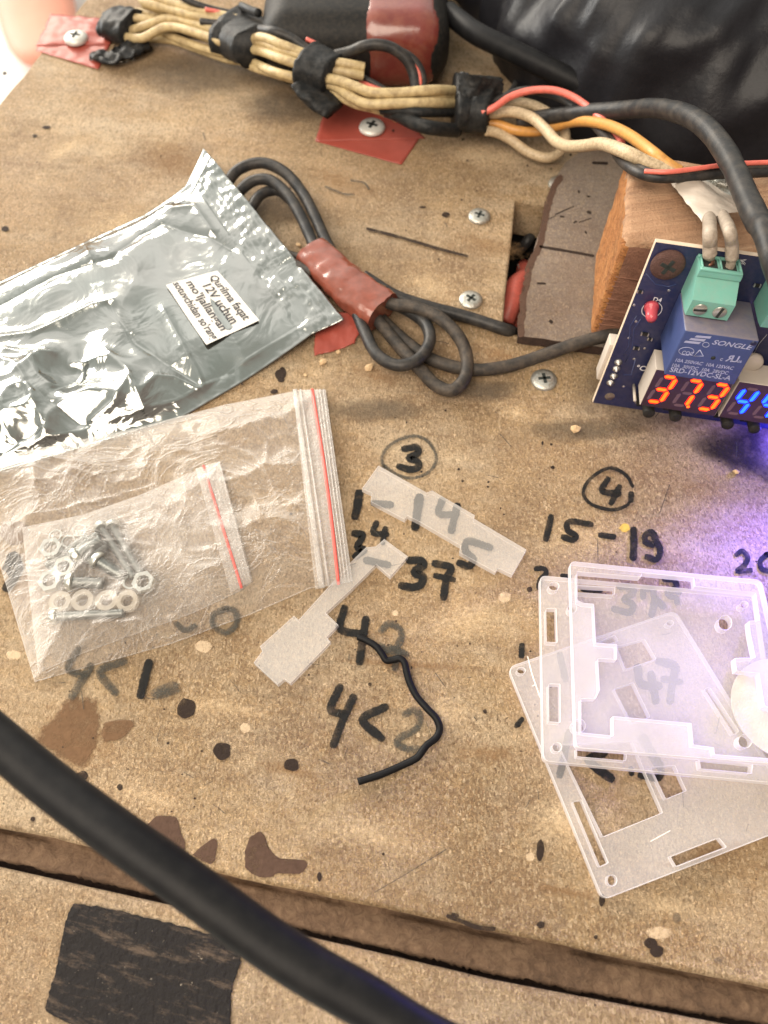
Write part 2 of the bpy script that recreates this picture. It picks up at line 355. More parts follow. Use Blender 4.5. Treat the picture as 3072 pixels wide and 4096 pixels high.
m = M('thin_red_tape', Roughness=.4); m.color(m.mix(m.noise(.15, 4), (.50, .10, .07), (.34, .07, .05))); m.b.inputs['Alpha'].default_value = .68; m.bump(m.noise(.12, 4), .5); mt['redfilm'] = m
m = M('screw_steel', Roughness=.38, Metallic=.75); m.color(m.mix(m.rng(m.noise(1.2, 4), .4, .7), (.50, .50, .46), (.34, .30, .25))); m.bump(m.noise(2.0, 4), .15); mt['steel'] = m
m = M('bright_screw', Roughness=.45, Metallic=.35); m.color(m.mix(m.noise(.8, 4), (.70, .70, .66), (.55, .53, .48))); mt['zinc'] = m
mt['rust'] = simple('rusted_screw', (.11, .055, .045), .7, metal=.3, var=.5, scale=1.2, bump=.4, bscale=2.5)
mt['slot'] = simple('slot_shadow', (.02, .025, .022), .8, bump=0)
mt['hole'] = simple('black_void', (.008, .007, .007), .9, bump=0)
mt['nut'] = simple('nickel_plated_steel', (.60, .60, .55), .28, metal=.85, var=.08, bump=.03)
mt['bolt'] = simple('bolt_steel', (.20, .21, .20), .35, metal=.8, var=.25, bump=.06, bscale=4)
mt['nylon'] = simple('clear_nylon', (.72, .66, .56), .35, var=.1); mt['nylon'].b.inputs['Alpha'].default_value = .45
# marker ink, stains (soft edge via attribute a)
def inkmat(name, col, lo=.25, hi=.55, amt=.95, nscale=.9, rough=.55, amp=.45):
    m = M(name, Roughness=rough+.15); m.b.inputs['Specular IOR Level'].default_value = .12
    a = m.math('ADD', m.attr(), m.math('MULTIPLY', m.math('SUBTRACT', m.noise(nscale, 6, .75), .5), amp*2))
    m.l(m.math('MULTIPLY', m.math('MULTIPLY', m.rng(a, lo, hi), amt), m.rng(m.noise(.28, 3, .6, loc=(4, 4, 0)), .30, .52, .62, 1.0)), m.b.inputs['Alpha']); m.color(m.mix(m.noise(.6, 4), col, tuple(x*1.9 for x in col))); 
    m.bump(m.noise(1.2, 4), .2); return m
mt['ink'] = inkmat('marker_ink', (.010, .010, .010), .22, .62, .96, amp=.8, nscale=1.7)
mt['inkfade'] = inkmat('faded_marker_ink', (.045, .043, .037), .42, 1.0, .85, amp=.8, nscale=1.5)
mt['spot'] = inkmat('dark_knot', (.022, .015, .012), .42, .66, .96, amp=.6, nscale=.6)
mt['chip'] = inkmat('torn_brown_layer', (.062, .038, .028), .34, .40, .97, amp=.30, nscale=.45, rough=.8)
mt['stain'] = inkmat('brown_stain', (.115, .066, .036), .40, .75, .82, nscale=.35, amp=.95)
mt['grimeshade'] = inkmat('grey_grime_shade', (.09, .07, .05), .25, 1.1, .62, nscale=.12, amp=.45)  # grey for grime drops and for shade painted on the board
mt['shadepaint'] = inkmat('display_shade', (.018, .014, .015), .10, 1.0, .93, nscale=.10, amp=.4, rough=.5)
mt['pale'] = inkmat('pale_drop', (.64, .50, .34), .45, 1.0, .42, amp=.6); 
mt['yellow'] = inkmat('yellow_fleck', (.50, .34, .07), .4, .8, .7, amp=.3)
m = M('black_sticky_patch', Roughness=.7); m.b.inputs['Specular IOR Level'].default_value = .2; a = m.rng(m.noise(.25, 7, .75, stretch=(.35, 1.4, 1), rot=math.radians(14)), .52, .72)
c = m.mix(m.math('MULTIPLY', a, .8), (.014, .012, .012), (.14, .10, .072)); c = m.mix(m.rng(m.noise(1.1, 5, .7), .66, .74), c, (.35, .30, .24)); m.color(c); m.bump(m.noise(.8, 6), .6); mt['patch'] = m
# foil
m = M('silver_foil', Metallic=.95, Roughness=.13); m.color(m.mix(m.noise(.03, 3), (.32, .355, .335), (.40, .385, .37))); m.bump(m.noise(.06, 3, .5, dist=1.0), 1.4, .7); m.l(m.rng(m.noise(.12, 4), .4, .7, .08, .2), m.b.inputs['Roughness']); mt['foil'] = m
m = M('foil_seal', Metallic=.9, Roughness=.2); m.color(m.mix(m.noise(.2, 3), (.55, .55, .54), (.75, .74, .72))); m.bump(m.noise(.9, 5, .7, stretch=(1, .5, 1)), .9); mt['foilseal'] = m
mt['paper'] = simple('white_label_paper', (.72, .70, .66), .55, var=.04, scale=.1, bump=.02)
mt['print'] = simple('black_print', (.03, .03, .035), .6, bump=0)
# clear film
def film(name, base, edge, col=(.86, .82, .78), bscale=.10, bd=1.2, rough=.14):
    m = M(name, Roughness=rough); m.set('Base_Color', (*col, 1)); m.b.inputs['Specular IOR Level'].default_value = .75
    lw = m.n('ShaderNodeLayerWeight'); lw.inputs['Blend'].default_value = .35
    n1 = m.noise(bscale, 5, .55, dist=1.5); rid = m.math('ABSOLUTE', m.math('SUBTRACT', n1, .5), 0)
    rid = m.rng(rid, 0, .045, 1, 0); n2 = m.noise(bscale*3.5, 4, .6, dist=1.0)
    b = m.bump(m.math('ADD', m.math('MULTIPLY', rid, .30), m.math('ADD', m.math('MULTIPLY', n1, 1.2), m.math('MULTIPLY', n2, .10))), bd, .8)
    m.l(b.outputs[0], lw.inputs['Normal'])
    al = m.math('ADD', m.rng(lw.outputs['Facing'], .05, .8, base, edge), m.math('MULTIPLY', m.rng(m.noise(.05, 5, .6), .4, .7), .02))
    m.l(al, m.b.inputs['Alpha']); return m
mt['film'] = film('clear_bag_film', .04, .62, bscale=.05, bd=1.0)
mt['film2'] = film('clear_inner_film', .045, .60, bscale=.07, bd=.9)
mt['filmedge'] = film('bag_edge_film', .24, .8, bscale=.5, bd=.5)
mt['redstripe'] = simple('red_zip_stripe', (.80, .12, .10), .35, var=.08, bump=.05)
# acrylic
def acry(name, al, col):
    m = M(name, Roughness=.32); m.set('Base_Color', (*col, 1)); m.b.inputs['Specular IOR Level'].default_value = .5
    a = m.math('ADD', m.math('MULTIPLY', m.rng(m.noise(.04, 5, .6), .3, .7), .10), al-.05); m.l(a, m.b.inputs['Alpha'])
    m.bump(m.noise(.5, 5, .6), .06); return m
mt['acry'] = acry('frosted_acrylic', .215, (.78, .75, .76)); mt['acryedge'] = acry('acrylic_cut_edge', .60, (.90, .87, .90))
mt['acry_s'] = acry('frosted_acrylic_strip', .24, (.74, .71, .68)); mt['acryedge_s'] = acry('strip_cut_edge', .42, (.86, .83, .82))
mt['mesh'] = simple('woven_mesh', (.52, .49, .45), .7, bump=.15, bscale=2.0)
# electronics
mt['pcb'] = simple('blue_solder_mask', (.014, .019, .062), .35, var=.3, dust=((.06, .05, .08), .45), bump=.03)
mt['pcbedge'] = simple('fibreglass_edge', (.62, .50, .38), .6)
mt['green'] = simple('green_terminal_plastic', (.16, .40, .33), .45, var=.12, scale=.2, dust=((.26, .34, .29), .35), bump=.05)
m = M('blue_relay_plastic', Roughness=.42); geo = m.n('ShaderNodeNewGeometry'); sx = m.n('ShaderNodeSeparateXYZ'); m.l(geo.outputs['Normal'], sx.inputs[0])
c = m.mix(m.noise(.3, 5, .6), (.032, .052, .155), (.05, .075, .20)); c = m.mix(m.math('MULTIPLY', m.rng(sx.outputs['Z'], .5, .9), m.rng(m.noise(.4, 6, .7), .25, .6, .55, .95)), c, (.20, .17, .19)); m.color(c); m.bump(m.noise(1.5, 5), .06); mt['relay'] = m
mt['silk'] = simple('white_silkscreen', (.62, .60, .62), .6, bump=0)
mt['silkfaint'] = simple('faint_relay_print', (.34, .36, .52), .55, bump=0)
mt['whiteplastic'] = simple('white_plastic', (.48, .42, .36), .5, var=.1)
mt['dispface'] = simple('smoked_display_face', (.035, .016, .03), .3, bump=0)
mt['unlit'] = simple('unlit_segment', (.13, .075, .10), .5, bump=0)
mt['redled'] = simple('red_led_plastic', (.45, .06, .08), .25, bump=0)
mt['solder'] = simple('solder', (.55, .52, .50), .3, metal=.9, bump=.3, bscale=1.5)
def emis(name, col, s, core=None):
    m = M(name); m.set('Base_Color', (*col, 1)); m.set('Emission_Color', (*col, 1)); m.set('Emission_Strength', s); return m
mt['litred'] = emis('lit_red_segment', (1.0, .07, .003), 4.2); mt['litblue'] = emis('lit_blue_segment', (.008, .07, 1.0), 5.0)
mt['litred_rim'] = emis('red_segment_glow', (1.0, .004, .003), 1.6); mt['litblue_rim'] = emis('blue_segment_glow', (.0, .01, 1.0), 2.4)
mt['floor'] = simple('pale_concrete', (.72, .74, .70), .8, var=.2, scale=.01, dust=((.45, .45, .42), .5), bump=2, bscale=.05)
mt['skin'] = simple('skin', (.72, .33, .24), .5, var=.1, scale=.02, bump=0); mt['skin'].b.inputs['Subsurface Weight'].default_value = .1
mt['cloth'] = simple('dark_cloth', (.05, .035, .04), .9, bump=.3)
mt['grit'] = simple('wood_crumb', (.52, .36, .20), .8, var=.3, scale=.5, bump=.3)
for k in list(mt): mt[k] = mt[k].m

# ================================================================== SETTING
# floor far below the board
fl = obj('floor', ([Vector((-6000, -3000, -500)), Vector((6000, -3000, -500)), Vector((6000, 9000, -500)), Vector((-6000, 9000, -500))], [(0, 1, 2, 3)]), mt['floor'], smooth=False)
tag(fl, kind='structure')
def lin(a, b, t): return a+(b-a)*t
def isect(a, b, c, d):
    r = b-a; s = d-c; q = r.x*s.y-r.y*s.x; t = ((c-a).x*s.y-(c-a).y*s.x)/q; return a+r*t
fe0, fe1 = G(0, 3312), G(3072, 3955); le0, le1 = G(0, 410), G(300, 50)
corner = isect(fe0, fe1, le0, le1)
def wavy(a, b, n, amp, seed, fr=.05):
    o = []
    d = (b-a).normalized(); nn = Vector((-d.y, d.x, 0))
    for i in range(n+1):
        p = lin(a, b, i/n); o.append(p+nn*(noise.noise(Vector((i*fr*40/n*10, seed, 0)))*amp+noise.noise(Vector((i*.9, seed, 3)))*amp*.35))
    return o
fr_far = lin(fe0, fe1, 2.2); bl = lin(le0, le1, 4.2)
outline = wavy(fe0, fr_far, 160, .5, 1.0)
left = [corner]
outline = [corner]+outline+[Vector((fr_far.x, 620, 0)), Vector((bl.x-40, 620, 0))]+wavy(lin(le0, le1, 4.0), le0, 60, .6, 5.0)
holeP = [G(2062, 803), G(2300, 845), G(2340, 1200), G(2330, 1385), G(2011, 1325), G(2022, 1180), G(2045, 980)]
bd = plate([(p.x, p.y) for p in outline], [[(p.x, p.y) for p in holeP]], -16, 0, bev=1.1, res=4)
board = obj('wooden_board', bd, mt['board'], smooth=True, ang=40); tag(board, kind='structure')
# ledge (rebate) in front and lower board
def strip(y_a, y_b, z, n=420, amp=1.0, seedv=9.0, jitz=.4, rows=16):
    V = []; Fc = []
    for i in range(n+1):
        x = -1500+5000*i/n
        for j in range(rows+1):
            f = j/rows; ya = y_a(x); yb = y_b(x); p = G(x, ya+(yb-ya)*f, z)
            if j == rows: p.y += noise.noise(Vector((i*.13, seedv, 0)))*amp+noise.noise(Vector((i*.8, seedv, 4)))*amp*.6
            p.z += noise.noise(Vector((p.x*.35, p.y*.35, 1)))*jitz+noise.noise(p*1.5)*jitz*.5 - (1.2 if j == rows else 0) - 2.6*math.exp(-((f-.20)/.055)**2)*max(0, .55+noise.noise(Vector((i*.05, 7, 0)))*1.4)
            V.append(p)
        q = V[-1].copy(); q.z -= 14; q.y += 1.0; V.append(q)
    R = rows+2
    for i in range(n):
        for j in range(R-1): Fc.append((i*R+j, (i+1)*R+j, (i+1)*R+j+1, i*R+j+1))
    return V, Fc
def interp(pts):
    def f(x):
        for (x0, y0), (x1, y1) in zip(pts, pts[1:]):
            if x <= x1 or (x1, y1) == pts[-1]: return y0+(y1-y0)*(x-x0)/(x1-x0)
    return f
g0 = interp([(0, 3300), (3072, 3940)])
g1 = interp([(0, 3447), (300, 3508), (588, 3577), (1500, 3786), (1974, 3899), (2542, 4014), (3072, 4100)])
g2 = interp([(0, 3466), (588, 3598), (1500, 3806), (1974, 3918), (3072, 4128)])
tag(obj('ledge', strip(lambda x: g0(x)-14, g1, -3.0), mt['fibre']), kind='structure')
lowv = []
lf = []
n = 220; rows = [(0, -14), (2, -1.9), (9, -1.3), (18, -.9), (40, -1.0), (300, -1.0), (1100, -1.0)]
for i in range(n+1):
    x = -1700+5500*i/n
    for (dy, z) in rows:
        p = G(x, g2(x)+dy, -1.0); p.z = z
        if dy == 0: p.y += noise.noise(Vector((i*.4, 2, 0)))*1.0
        lowv.append(p)
R = len(rows)
for i in range(n):
    for j in range(R-1): lf.append((i*R+j, (i+1)*R+j, (i+1)*R+j+1, i*R+j+1))
tag(obj('lower_board', (lowv, lf), [mt['board2'], mt['dkfibre']], matidx=[1 if k % (R-1) == 0 else 0 for k in range(len(lf))]), kind='structure')  # gap-side wall gets the dark fibre colour to stand for its shade

gv = []; gf = []
for i in range(81):
    x = -1700+69*i
    for yy in (g1(x)-60, g2(x)+60): gv.append(G(x, yy, -6.2))
for i in range(80): gf.append((2*i, 2*i+2, 2*i+3, 2*i+1))
tag(obj('gap_bottom', (gv, gf), mt['dkfibre'], smooth=False), kind='structure')
# ---- marks drawn on the boards (thin layers, parts of the board)
def ribbon(px, wpx, z=0.05, fade=1.0):
    wpx *= 1.32
    P = [Vector(p) for p in spline([(*q, 0) for q in px], 6)] if len(px) > 1 else [Vector((*px[0], 0)), Vector((px[0][0]+1, px[0][1]+wpx*.25, 0))]
    acr = [(-.5, .0), (-.32, .8), (0, 1.0), (.32, .8), (.5, .0)]; V = []; A = []; Fc = []
    m_ = len(P); d0 = (P[1]-P[0]).normalized(); d1 = (P[-1]-P[-2]).normalized()
    seq = [(P[0]-d0*wpx*.5, .25, 0.0, d0), (P[0]-d0*wpx*.33, .78, .8, d0)]
    for i in range(m_):
        d = (P[min(i+1, m_-1)]-P[max(i-1, 0)]).normalized(); seq.append((P[i], 1+.18*noise.noise(P[i]*.02), 1, d))
    seq += [(P[-1]+d1*wpx*.33, .78, .8, d1), (P[-1]+d1*wpx*.5, .25, 0.0, d1)]
    for c, wf, af, d in seq:
        nn = Vector((-d.y, d.x, 0))
        for a, al in acr:
            q = c+nn*a*wpx*wf; V.append(G(q.x, q.y, z)); A.append(al*af*fade)
    for i in range(len(seq)-1):
        for k in range(4): Fc.append((i*5+k, i*5+k+1, (i+1)*5+k+1, (i+1)*5+k))
    return V, Fc, A
ZC = [0.05]
def marks(name, strokes, mat, parent=board, base=None):
    V = []; Fc = []; A = []
    for px, wd in strokes:
        ZC[0] += .004; z = (base if base is not None else 0)+ZC[0]
        v, f, a = ribbon(px, wd, z); k = len(V); V += v; A += a; Fc += [tuple(i+k for i in q) for q in f]
    o = obj(name, (V, Fc), mat, parent, attr=A); return o
def blob(px, z, inner=.78, jit=0.05):
    c = Vector((sum(p[0] for p in px)/len(px), sum(p[1] for p in px)/len(px), 0)); P = []
    N = len(px); pts = spline([(*px[i % N], 0) for i in range(N+1)], 4)[:-1]
    V = [G(c.x, c.y, z)]; A = [1.0]; Fc = []
    n_ = len(pts)
    for f, a in ((inner*.6, 1.0), (inner, .85), (1.0, 0.0)):
        for p in pts:
            q = c+(p-c)*f*(1+jit*noise.noise(p*.05)); V.append(G(q.x, q.y, z)); A.append(a)
    for k in range(n_): Fc.append((0, 1+k, 1+(k+1) % n_))
    for r in range(2):
        for k in range(n_): Fc.append((1+r*n_+k, 1+(r+1)*n_+k, 1+(r+1)*n_+(k+1) % n_, 1+r*n_+(k+1) % n_))
    return V, Fc, A
def blobs(name, lst, mat, parent=board, inner=.85, base=0.0):
    V = []; Fc = []; A = []
    for px in lst:
        ZC[0] += .003; v, f, a = blob(px, base+ZC[0], inner); k = len(V); V += v; A += a; Fc += [tuple(i+k for i in q) for q in f]
    return obj(name, (V, Fc), mat, parent, attr=A)
def ell(x, y, rx, ry, n=10, rot=0):
    return [(x+rx*(1+random.uniform(-.12, .12))*math.cos(a+rot), y+ry*(1+random.uniform(-.12, .12))*math.sin(a+rot)) for a in [2*math.pi*k/n for k in range(n)]]
mt['smear'] = inkmat('worn_pale_smear', (.78, .60, .38), .35, 1.3, .24, nscale=.9, amp=1.6).m
mt['grease'] = inkmat('brown_grease_smear', (.20, .115, .055), .22, 1.4, .55, nscale=.30, amp=1.0).m
rq = random.Random(5)
def ellr(x, y, rx, ry, rot=0, n=14): return [(x+rx*rq.uniform(.7, 1.2)*math.cos(a)*math.cos(rot)-ry*rq.uniform(.7, 1.2)*math.sin(a)*math.sin(rot), y+rx*math.cos(a)*math.sin(rot)+ry*rq.uniform(.7, 1.2)*math.sin(a)*math.cos(rot)) for a in [2*math.pi*k/n for k in range(n)]]
blobs('pale_smear', [ellr(1450, 3330, 520, 130, .2), ellr(2650, 3620, 560, 90, .2), ellr(900, 2830, 420, 80, .1), ellr(2250, 3300, 300, 200, .2), ellr(600, 3180, 330, 60, .25), ellr(1900, 2480, 330, 180, -.2), ellr(2300, 2150, 420, 160, .1),
                     ellr(1950, 620, 360, 90, .1), ellr(450, 900, 300, 120, -.2), ellr(1720, 1150, 220, 120, .2), ellr(250, 600, 200, 60, -.5), ellr(1750, 2850, 260, 90, .1), ellr(2060, 1650, 160, 60, .3)], mt['smear'], inner=.22)
blobs('grease_smear', [ellr(1650, 2660, 520, 28, .05), ellr(2560, 2500, 220, 40, .1), ellr(700, 640, 300, 130, .2), ellr(180, 1120, 240, 60, -.3), ellr(1350, 720, 260, 60, .3), ellr(1950, 980, 200, 60, .2), ellr(2000, 1420, 260, 50, .25), ellr(1500, 1500, 200, 60, .3),
                       ellr(120, 2350, 130, 220, .2), ellr(1950, 3020, 300, 60, .1), ellr(1150, 3080, 240, 40, .2), ellr(2800, 3420, 260, 60, -.2), ellr(2250, 3560, 260, 30, .2), ellr(300, 2980, 240, 160, .3)], mt['grease'], inner=.25)
# soft grime stains first, with shade painted under wire bundle and circuit board
blobs('grime_shade', [ell(2600, 1580, 480, 190), ell(1500, 1640, 260, 70), ell(*cP(1250, 480), 330, 120), ell(*cQ(330, 620), 240, 90), ell(2330, 1720, 330, 60, rot=0), ell(*cR(330, 330), 200, 90),
                      ell(1000, 1400, 160, 60), ell(1930, 1560, 200, 60)], mt['grimeshade'], inner=.45)
blobs('brown_stain', [[cK(*p) for p in ((230, 160), (300, 70), (430, 80), (470, 190), (450, 280), (415, 400), (330, 430), (180, 340), (130, 290))],
                      [cK(*p) for p in ((440, 200), (600, 190), (560, 280), (450, 300))], ell(60, 2130, 70, 60)], mt['stain'], inner=.7)
blobs('display_shade', [[cD(*p) for p in ((1180, 20), (1400, -30), (1750, -40), (1800, 400), (1660, 380), (1480, 330), (1300, 240), (1200, 180), (1130, 100))]], mt['shadepaint'], inner=.42)  # shade under the displays, painted on the board as a soft dark patch
blobs('torn_patch', [[cK(*p) for p in ((600, 700), (640, 668), (690, 625), (740, 620), (785, 632), (800, 690), (820, 740), (810, 800), (760, 830), (680, 800))],
                     [cK(*p) for p in ((850, 795), (900, 750), (945, 722), (962, 745), (945, 832), (900, 825))],
                     [cK(*p) for p in ((1080, 780), (1100, 720), (1140, 688), (1172, 712), (1182, 750), (1240, 812), (1350, 820), (1357, 850), (1328, 882), (1230, 880), (1200, 896), (1130, 890), (1082, 850))]], mt['chip'], inner=.93)
blobs('dark_knot', [ell(*cK(825, 147), 42, 40), ell(*cK(983, 335), 36, 38), ell(*cK(1290, 397), 32, 28), ell(*cK(365, 445), 26, 20), ell(*cK(1413, 893), 10, 20), ell(*cK(145, 637), 10, 10),
                    ell(*cK(530, 495), 12, 14), ell(*cL(697, 422), 18, 44), ell(*cL(958, 634), 14, 26, rot=-.5), ell(*cL(700, 738), 17, 16), ell(*cL(1165, 815), 30, 22), ell(*cL(1190, 850), 32, 24),
                    ell(*cL(932, 790), 9, 9), ell(*cL(35, 440), 6, 6), ell(*cC(1207, 970), 12, 12), ell(*cC(1345, 250), 8, 8), ell(*cC(812, 330), 6, 6), ell(*cD(325, 262), 9, 6), ell(*cD(263, 112), 5, 9),
                    ell(*cP(300, 825), 18, 7), ell(*cP(225, 880), 10, 8), ell(*cP(30, 475), 10, 8), ell(*cR(320, 970), 18, 26), ell(*cR(290, 1040), 16, 10), ell(*cR(960, 350), 18, 12), ell(20, 915, 16, 12),
                    ell(*cR(870, 320), 14, 4), ell(1120, 1500, 20, 26), ell(1125, 1520, 14, 10), ell(*cC(945, 1690), 8, 10), ell(*cC(265, 1530), 8, 8), ell(*cC(1135, 1770), 14, 12)], mt['spot'], inner=.9)
blobs('grey_drop', [ell(*cL(1275, 708), 18, 22), ell(*cL(1450, 890), 18, 14)], mt['grimeshade'], inner=.9)
blobs('pale_drop', [ell(*cC(1060, 1015), 30, 27), ell(*cC(415, 1110), 17, 15), ell(*cC(550, 1828), 11, 11), ell(*cL(655, 452), 22, 22), ell(*cL(530, 425), 9, 9), ell(*cL(375, 292), 9, 8),
                    ell(*cK(1085, 235), 26, 26), ell(*cL(1200, 770), 60, 30), ell(*cB(60, 1240), 40, 24), ell(*cB(900, 1200), 40, 30)], mt['pale'], inner=.75)
blobs('yellow_fleck', [[cD(*p) for p in ((730, 640), (760, 605), (800, 615), (805, 650), (765, 670))]], mt['yellow'], inner=.8)
# handwriting in black marker
mk = marks
mk('marker_digit_three', [([cC(*p) for p in ((470, 140), (535, 132), (548, 165), (495, 195), (545, 215), (552, 248), (505, 262), (440, 246))], 26)], mt['ink'])
mk('marker_circle', [([cC(*p) for p in ((345, 255), (335, 190), (372, 130), (440, 85), (530, 64), (600, 90), (645, 150), (655, 210), (620, 270), (560, 303), (490, 312), (420, 290), (350, 240))], 14)], mt['inkfade'])
mk('marker_digit_one', [([cC(200, 405), cC(192, 470), cC(178, 535)], 32)], mt['ink'])
mk('marker_dash', [([cC(290, 462), cC(385, 470)], 26)], mt['ink'])
mk('marker_digit_one', [([cC(556, 430), cC(545, 510), cC(532, 600)], 32)], mt['ink'])
mk('marker_digit_four', [([cC(690, 445), cC(672, 522), cC(772, 528)], 26), ([cC(780, 480), cC(762, 550), cC(745, 620)], 28)], mt['ink'])
mk('marker_digit_two', [([cC(175, 640), cC(222, 652), cC(190, 720), cC(232, 735), cC(180, 775)], 26)], mt['ink'])
mk('marker_digit_four', [([cC(302, 580), cC(285, 635), cC(360, 645)], 22), ([cC(355, 615), cC(340, 690)], 22)], mt['ink'])
mk('marker_dash', [([cC(245, 798), cC(370, 825)], 26)], mt['ink'])
mk('marker_digit_three', [([cC(*p) for p in ((500, 800), (560, 798), (580, 828), (528, 870), (575, 895), (565, 940), (515, 958), (455, 948))], 30)], mt['ink'])
mk('marker_digit_seven', [([cC(650, 818), cC(742, 842), cC(715, 910), cC(700, 1015)], 28), ([cC(655, 890), cC(755, 912)], 22)], mt['ink'])
mk('marker_digit_five', [([cC(970, 722), cC(845, 685), cC(828, 742), cC(875, 790), cC(850, 832), cC(795, 815)], 27)], mt['ink'])
mk('marker_digit_four', [([cC(113, 1085), cC(92, 1205), cC(225, 1235)], 30), ([cC(240, 1150), cC(222, 1260), cC(205, 1395)], 30)], mt['ink'])
mk('marker_digit_two', [([cC(*p) for p in ((335, 1210), (380, 1172), (448, 1215), (438, 1285), (390, 1335), (330, 1305))], 30), ([cC(390, 1310), cC(480, 1352)], 26), ([cC(430, 1340), cC(412, 1430)], 30)], mt['inkfade'])
mk('marker_digit_four', [([cC(85, 1550), cC(32, 1680), cC(115, 1705)], 30), ([cC(165, 1610), cC(105, 1740), cC(50, 1885)], 30)], mt['ink'])
mk('marker_angle_sign', [([cC(350, 1668), cC(222, 1738), cC(330, 1845)], 32)], mt['ink'])
mk('marker_digit_two', [([cC(*p) for p in ((475, 1705), (530, 1682), (560, 1730), (535, 1795), (445, 1845), (430, 1885), (490, 1912), (550, 1912))], 32)], mt['inkfade'])
mk('marker_circle', [([cD(*p) for p in ((820, 378), (780, 310), (690, 266), (600, 300), (530, 370), (520, 440), (580, 498), (700, 525), (780, 500), (800, 480))], 13)], mt['ink'])
mk('marker_digit_four', [([cD(665, 338), cD(632, 408), cD(732, 425)], 24), ([cD(738, 385), cD(715, 430), cD(690, 480)], 22)], mt['ink'])
mk('marker_dot', [([cD(812, 430), cD(810, 462)], 24)], mt['ink'])
mk('marker_digit_one', [([cD(315, 572), cD(303, 630), cD(285, 702)], 24)], mt['ink'])
mk('marker_digit_five', [([cD(*p) for p in ((560, 615), (430, 598), (418, 650), (468, 685), (450, 712), (395, 695))], 23)], mt['ink'])
mk('marker_dash', [([cD(625, 682), cD(702, 692)], 22)], mt['ink'])
mk('marker_digit_one', [([cD(826, 650), cD(828, 735), cD(825, 820)], 26)], mt['ink'])
mk('marker_digit_nine', [([cD(*p) for p in ((940, 740), (900, 722), (900, 682), (940, 666), (968, 720), (992, 780), (968, 832), (915, 818))], 25)], mt['ink'])
mk('marker_digit_two', [([cD(*p) for p in ((1468, 800), (1500, 780), (1533, 820), (1510, 870), (1468, 905), (1550, 900))], 20)], mt['ink'])
mk('marker_digit_zero', [([cD(*p) for p in ((1655, 802), (1612, 840), (1622, 890), (1690, 905), (1730, 860), (1700, 805), (1650, 802))], 20)], mt['ink'])
mk('marker_digit_two', [([cD(*p) for p in ((225, 890), (268, 888), (286, 915), (250, 960), (240, 1005))], 20)], mt['ink'])
mk('marker_dash', [([cD(385, 932), cD(430, 938)], 16)], mt['ink'])
mk('marker_dash', [([cD(515, 1018), cD(620, 1024)], 20)], mt['ink'])
mk('marker_digit_nine', [([cD(*p) for p in ((1022, 955), (1075, 958), (1092, 1000), (1060, 1030))], 24)], mt['ink'])
mk('marker_digit_three', [([cD(*p) for p in ((745, 1000), (812, 1002), (820, 1045), (770, 1080), (822, 1112), (800, 1160), (710, 1140))], 26)], mt['ink'])
mk('marker_digit_seven', [([cD(*p) for p in ((885, 1060), (890, 1020), (945, 1015), (955, 1065), (1010, 1122))], 24), ([cD(960, 1080), cD(940, 1172)], 26)], mt['ink'])
mk('marker_digit_five', [([cD(1110, 1035), cD(1040, 1025), cD(1045, 1060), cD(1090, 1070), cD(1095, 1100)], 20)], mt['ink'])
mk('marker_digit_four', [([cE(830, 790), cE(850, 878), cE(945, 890)], 30), ([cE(905, 830), cE(930, 970)], 30)], mt['ink'])
mk('marker_digit_seven', [([cE(950, 755), cE(1035, 782), cE(1022, 870), cE(1010, 970)], 30), ([cE(975, 852), cE(1065, 868)], 24)], mt['ink'])
mk('marker_stroke', [([cE(450, 1150), cE(430, 1250), cE(400, 1380)], 28), ([cE(400, 720), cE(430, 850)], 24), ([cE(190, 670), cE(188, 720)], 24), ([cE(190, 1075), cE(160, 1110)], 18)], mt['ink'])
mk('marker_angle_sign', [([cE(640, 1260), cE(560, 1300), cE(640, 1370), cE(680, 1400)], 34)], mt['ink'])
mk('marker_digit_two', [([cE(860, 1180), cE(900, 1250), cE(950, 1330)], 34), ([cE(792, 1350), cE(796, 1372)], 22), ([cE(850, 1385), cE(940, 1400), cE(960, 1370)], 26)], mt['ink'])
mk('marker_angle_sign', [([cB(545, 1268), cB(442, 1312), cB(510, 1405)], 34)], mt['inkfade'])
mk('marker_digit_one', [([cB(657, 1275), cB(640, 1340), cB(622, 1415)], 32)], mt['ink'])
mk('marker_digit_zero', [([cB(*p) for p in ((1000, 1035), (945, 1060), (945, 1110), (1000, 1140), (1045, 1100), (1040, 1045), (995, 1033))], 26)], mt['inkfade'])
mk('marker_digit_five', [([cB(860, 1110), cB(820, 1130), cB(780, 1100)], 24)], mt['inkfade'])
mk('marker_digit_four', [([cB(345, 1215), cB(300, 1300), cB(370, 1330)], 30), ([cB(400, 1290), cB(320, 1420)], 34)], mt['inkfade'])
mk('marker_digit_nine', [([cB(30, 850), cB(60, 800), cB(80, 860), cB(40, 880), cB(70, 880), cB(30, 940)], 34)], mt['ink'])
mk('marker_smear', [([cK(700, 80), cK(760, 60)], 60)], mt['inkfade'])
mk('knife_slit', [([(1470, 915), (1600, 948), (1740, 990), (1866, 1023)], 11)], mt['spot'])
mk('dark_crack', [([cL(310, 702), cL(370, 725), cL(430, 748), cL(500, 755)], 18), ([cL(330, 695), cL(345, 700)], 16)], mt['spot'])
mk('scratch', [([cD(605, 700), cD(606, 845)], 4), ([cD(1050, 370), cD(990, 540)], 4), ([cL(0, 600), cL(120, 530), cL(300, 420)], 4), ([cR(490, 240), cR(560, 268), cR(600, 270)], 8), ([cR(590, 215), cR(640, 225), cR(660, 250)], 8)], mt['inkfade'])
rs = random.Random(11)
ls = []
